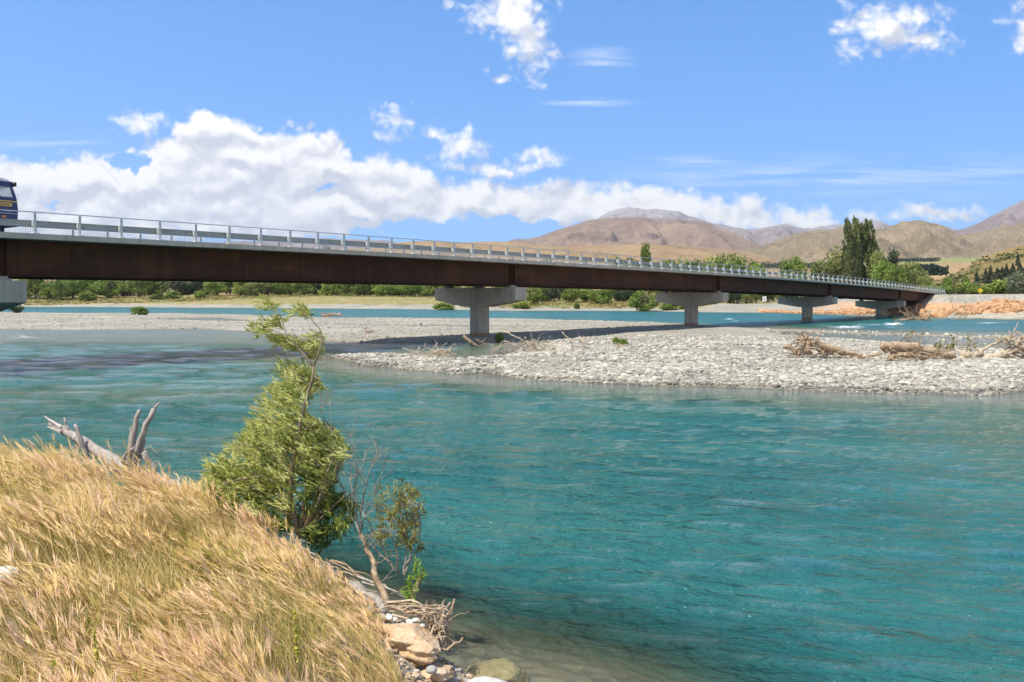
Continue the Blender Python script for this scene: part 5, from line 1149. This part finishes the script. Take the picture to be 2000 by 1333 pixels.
stones('cobbles', BAR_FAR, 12000, .075, 6, 'pale stones scattered over the farther gravel bars', 190, -.8, .4)
stones('pebbles', SHOAL_R, 2600, .10, 8, 'white pebbles standing out of the blue shallows at right', 130, 0, .3, zmin=-.2, flat=.9, dry=False)
RR = Z0([(1490, 611), (1600, 614), (1690, 617), (1790, 619.5), (1850, 622), (1950, 623), (2100, 624), (2300, 625)]); RB = np.vstack([RR+np.array([0, 3.2]), (RR+np.array([1.5, 8.2]))[::-1]])
stones('bank_gravel', np.array([(-1.35, 8.6), (-1.25, 7.5), (-1.0, 6.85), (-.72, 6.2), (-.3, 5.2), (.3, 5.2), (.3, 7.5), (-.4, 8.0)]), 2000, .019, 12, 'small pale stones on the bare bank edge around the boulder', 20, 0, 0, mat='bank_stone', zmin=-.12, dry=False)
stones('rock_armour', RB, 3200, .42, 9, 'band of orange broken rock protecting the embankment foot', 1e9, 0, 0, 'riprap', flat=.75, dry=False)

# ------------------------------------------------------------------ driftwood on the bars
def driftwood(name, label, trunks, nst, box, D, mat='drift', seed=0, roots=None, r_st=.03, lst=(.5, 1.6), cat='driftwood', flat=.35):
    """trunks: [(pixel path), radius...]; box: pixel range in which loose sticks lie"""
    c = at((box[0]+box[2])/2, box[3], D); e = empty(name, c, label=label, cat=cat)
    for pts, r0, r1 in trunks:
        q = np.array([at(*p, D) for p in pts]); t = np.linspace(0, 1, 14); q = np.stack([np.interp(t, np.linspace(0, 1, len(q)), q[:, i]) for i in range(3)], -1)+rng.normal(size=(14, 3))*.02
        b = MB(); b.tube(q, np.linspace(r0, r1, 14)*(1+.10*rng.normal(size=14)), 9, wob=.07, tint=rng.uniform(.3, .7)); b.build('log', M[mat], e, smooth=True); tidy(e)
    for k in range(nst):
        p = at(rng.uniform(box[0], box[2]), rng.uniform(box[1], box[3]), D+rng.normal()*.4); L = rng.uniform(*lst)
        d = np.array([rng.normal(), rng.normal()*.6, rng.normal()*flat]); d /= np.linalg.norm(d)
        b = MB(); b.tube(jag(p-d*L/2, p+d*L/2, 6, .05*L), np.linspace(r_st*rng.uniform(.5, 1.3), r_st*.25, 6), 5, tint=rng.uniform(.1, 1)); b.build('stick', M[mat if rng.random() < .6 else 'drift_pale'], e); tidy(e)
    if roots:
        for (a, c_, n, L, r) in roots:
            for k in range(n):
                b = MB(); p = at(a+rng.normal()*4, c_+rng.normal()*3, D+.2*rng.normal()); d = rng.normal(size=3); d[2] = abs(d[2])*.7; d /= np.linalg.norm(d); grow(b, p, d, L*rng.uniform(.5, 1), r, 1, .5, None, (1, 2), 0.0); b.build('root', M[mat], e); tidy(e)
    return e
D1 = 5775*.93/(702-585)
driftwood('driftwood_heap', 'brown root wad and broken logs lying on the cobble bar, left of three', [([(1572, 672), (1600, 676), (1625, 682), (1650, 690)], .24, .16), ([(1530, 677), (1560, 684), (1585, 690)], .10, .07), ([(1600, 674), (1603, 690)], .09, .09), ([(1590, 704), (1640, 706), (1690, 697), (1722, 691)], .09, .05), ([(1672, 700), (1690, 708), (1716, 716)], .10, .07), ([(1690, 698), (1712, 707), (1727, 716)], .09, .06), ([(1640, 688), (1665, 690), (1684, 695)], .12, .07)], 46, (1535, 680, 1720, 712), D1, 'drift', roots=[(1575, 672, 26, .75, .05), (1560, 692, 14, .7, .04), (1608, 692, 12, .6, .04)])
D2 = 5775*.93/(706-585)
driftwood('driftwood_log', 'long split log with dark underside on the cobble bar, middle of three', [([(1723, 676), (1750, 677), (1790, 680), (1830, 688)], .20, .22), ([(1736, 703), (1752, 690), (1790, 694), (1830, 704), (1872, 710)], .16, .17), ([(1722, 678), (1728, 684), (1745, 684)], .13, .10), ([(1780, 687), (1830, 690), (1866, 696)], .18, .15)], 42, (1740, 684, 1860, 708), D2, 'drift', roots=[(1826, 697, 24, .6, .025), (1790, 684, 14, .6, .025)])
driftwood('tree_stump', 'pale forked tree trunk with upturned roots at the right edge', [([(1872, 703), (1890, 709), (1915, 706), (1940, 697), (1966, 692)], .26, .24), ([(1880, 692), (1900, 696), (1918, 688)], .22, .16), ([(1905, 690), (1935, 675), (1960, 665), (1978, 660)], .08, .05), ([(1960, 692), (1985, 698), (2030, 704)], .16, .14), ([(1984, 676), (1992, 664), (2005, 656)], .10, .08), ([(1962, 690), (1982, 680), (2010, 674)], .08, .06)], 12, (1955, 672, 2010, 698), D2*1.02, 'drift_pale', roots=[(1968, 668, 16, .8, .045), (1986, 684, 22, .8, .06), (1998, 690, 10, .7, .06)])
def twigbush(label, px, py, D, w, h, n, mat='twig', leaf=None):
    org = at(px, py, D); e = empty('dry_bush', org, label=label, cat='bush'); b = MB(); tips = []; W_, H_ = w/F*D, h/F*D
    for k in range(n): grow(b, org+np.array([rng.normal()*W_*.25, rng.normal()*W_*.25, 0]), (rng.normal()*.35, rng.normal()*.3, 1), H_*rng.uniform(.5, .8), .012*D/50, 2, .25, tips, (1, 3), .15)
    b.build('stems', M[mat], e); tidy(e)
    if leaf:
        b = MB(); P = np.array([p for p, d in tips]); leafquads(b, P+rng.normal(size=P.shape)*.05, .12*D/50, None, 1.6, rng.uniform(.2, .9, len(P))); b.build('foliage', M[leaf], e); tidy(e)
twigbush('thin dry tan bush behind the middle driftwood log, leftmost', 1768, 684, D2+1.5, 40, 40, 9, leaf='scrub')
twigbush('thin dry reddish bush behind the middle driftwood log', 1808, 684, D2+1.8, 40, 42, 9)
twigbush('thin dry yellow bush behind the right end of the middle log', 1850, 690, D2+1.5, 46, 26, 12, leaf='scrub')
twigbush('dry tuft right of the middle log beside the pale trunk', 1890, 690, D2+1.2, 24, 30, 8, leaf='scrub')
twigbush('tall bare bush standing in the river before the embankment', 1874, 626, 140, 40, 56, 9)
D3 = 5775*.95/(697-585)
driftwood('driftwood_heap', 'small bleached brush heap at the left tip of the cobble bar', [([(842, 690), (860, 683), (880, 684)], .05, .03)], 34, (802, 684, 884, 696), D3, 'drift_pale', roots=[(868, 692, 14, .9, .022), (815, 694, 8, .7, .02)], r_st=.022, lst=(.4, 1.3))
D4 = 5775*.95/(684-585)
driftwood('driftwood_heap', 'loose bleached branches lying in the pool right of the middle pier', [([(984, 647), (1010, 660), (1038, 672)], .05, .035), ([(1098, 649), (1112, 664), (1124, 682)], .04, .05), ([(985, 666), (1010, 676), (1030, 684)], .04, .02), ([(1080, 680), (1105, 681), (1122, 679)], .05, .04), ([(1025, 660), (1032, 680)], .06, .07)], 40, (970, 670, 1080, 686), D4, 'drift_pale', roots=[(1050, 680, 18, 1.0, .022), (1142, 672, 12, .6, .03), (1210, 679, 8, .7, .03)], r_st=.02, lst=(.5, 1.8))
driftwood('driftwood_log', 'short dark log leaning beside the middle pier foot', [([(904, 657), (918, 668), (930, 677)], .13, .12)], 3, (925, 672, 948, 678), 5775/(680-585), 'drift', roots=[(942, 676, 6, .8, .03)])
for a, b_, c_, lb in [(1290, 1350, 682, 'long thin log lying flat on the cobble bar, nearer of two'), (1358, 1396, 666, 'thin log lying flat on the cobble bar, farther of two')]:
    Dd = 5775*.93/(c_-585); driftwood('driftwood_log', lb, [([(a, c_), ((a+b_)/2, c_+1), (b_, c_-1)], .07, .06)], 2, (a, c_-1, b_, c_), Dd, 'drift', r_st=.03)
driftwood('driftwood_heap', 'far tangle of brown branches at the bar edge left of the middle pier', [([(630, 617), (650, 614), (668, 617)], .2, .1)], 16, (628, 612, 668, 620), 5775*.95/(621-585), 'drift', r_st=.06, lst=(1, 3))
driftwood('driftwood_heap', 'small dark twig heap on the gravel left of the middle pier', [([(714, 649), (730, 647)], .06, .04)], 10, (713, 645, 732, 650), 5775*.95/(651-585), 'drift', r_st=.03)
driftwood('driftwood_heap', 'grey brown snag stranded in the river below the abutment', [([(1760, 627), (1785, 622), (1815, 625)], .25, .15)], 30, (1752, 620, 1818, 629), 138, 'drift', roots=[(1775, 622, 10, 2.0, .06), (1800, 624, 8, 2.0, .06)], r_st=.06, lst=(1, 3.5))

# ------------------------------------------------------------------ far side details: sign, notice board, fence, dark box
M['sign_yellow'] = simple('sign_yellow', (.85, .62, .02), .5, 0, .03); M['sign_white'] = simple('sign_white', (.75, .76, .76), .5, 0, .03); M['navy'] = simple('navy_paint', (.02, .03, .10), .5); M['post_wood'] = simple('fence_wood', (.26, .22, .17), .9)
def sign(px, ytop, D, s, diamond, label):
    x = (px-1000)/F*D; zb = gz(x, D); zc = HC+(YH-ytop)/F*D; e = empty('road_sign' if diamond else 'notice_board', (x, D, zb), label=label, cat='sign')
    b = MB(); b.box((x, D, (zb+zc)/2), (.05, .05, (zc-zb)/2)); b.build('post', M['post_wood'], e); tidy(e)
    b = MB(); c = np.array([x, D-.07, zc])
    poly = np.array([(-s, 0), (0, -s), (s, 0), (0, s)]) if diamond else np.array([(-s*.8, -s), (s*.8, -s), (s*.8, s), (-s*.8, s)])
    b.prism(poly, 0, .03, c, np.array([1.0, 0, 0]), UP, np.array([0, 1.0, 0])); p = b.build('panel', M['sign_yellow'] if diamond else M['sign_white'], e); tidy(e)
    b = MB(); b.box(c+np.array([-.02, -.006, -.1*s]), (.14*s, .004, .42*s)); b.box(c+np.array([-.02, -.007, .22*s]), (.26*s, .004, .12*s)); m = b.build('symbol', M['black'], e); tidy(e)
sign(1914.5, 568, 214, .62, True, 'yellow diamond warning sign above the gravel embankment')
sign(1493, 584, 285, .75, False, 'small white notice board with a dark mark beside the far fence')
def fence():
    e = None
    xs = np.linspace(1436, 1560, 15)
    for i, px in enumerate(xs):
        D = 292; x = (px-1000)/F*D; z = gz(x, D)
        if e is None: e = empty('farm_fence', (x, D, z), label='thin wire fence with wooden posts on the far bank', cat='fence'); P = []
        b = MB(); b.box((x, D, z+.6), (.07, .07, .7)); b.build('post', M['post_wood'], e); tidy(e); P.append(np.array([x, D-.08, z]))
    for h in (.35, .75, 1.15):
        b = MB(); b.tube(np.array(P)+np.array([0, 0, h]), .012, 4); b.build('wire', M['galv'], e); tidy(e)
fence()
def box():
    D = 238; x = (1646-1000)/F*D; z = gz(x, D); e = empty('container', (x, D, z), label='dark blue box standing behind the piers under the bridge', cat='container')
    b = MB(); b.box((x, D, z+1.15), (1.4, 2.4, 1.1))
    for k in np.linspace(-1.3, 1.3, 14): b.box((x+k, D-2.42, z+1.15), (.045, .03, 1.0))
    b.build('body', M['navy'], e); tidy(e)
    b = MB(); b.box((x, D, z+2.28), (1.46, 2.46, .03)); b.build('lid', M['navy'], e); tidy(e)
    D = 236; x = (1657-1000)/F*D; z = gz(x, D); b = MB(); b.tube([(x, D, z), (x, D, z+1.0), (x, D, z+2.0)], [.3, .28, .26], 10); b.build('timber_post', M['post_wood'], label='stout tan post right of the dark blue box under the bridge', cat='post', loc=(x, D, z))
box()

# ------------------------------------------------------------------ haze
hb = MB(); hb.box((0, 5400, 700), (12500, 9600, 735)); 
mh = bpy.data.materials.new('haze_air'); mh.use_nodes = True; th_ = NT(mh.node_tree)
for n in list(th_.n): th_.n.remove(n)
ho = th_.new('ShaderNodeOutputMaterial'); hv = th_.new('ShaderNodeVolumePrincipled'); th_.put(ho.inputs['Volume'], hv.outputs[0])
hv.inputs['Color'].default_value = (.93, .95, 1.0, 1); hv.inputs['Density'].default_value = 4.6e-5; hv.inputs['Anisotropy'].default_value = .25
hz_ = hb.build('haze', mh, kind='stuff', label='thin pale air haze over the valley', cat='haze')
for o in bpy.data.objects:
    if '_t' in o: del o['_t']
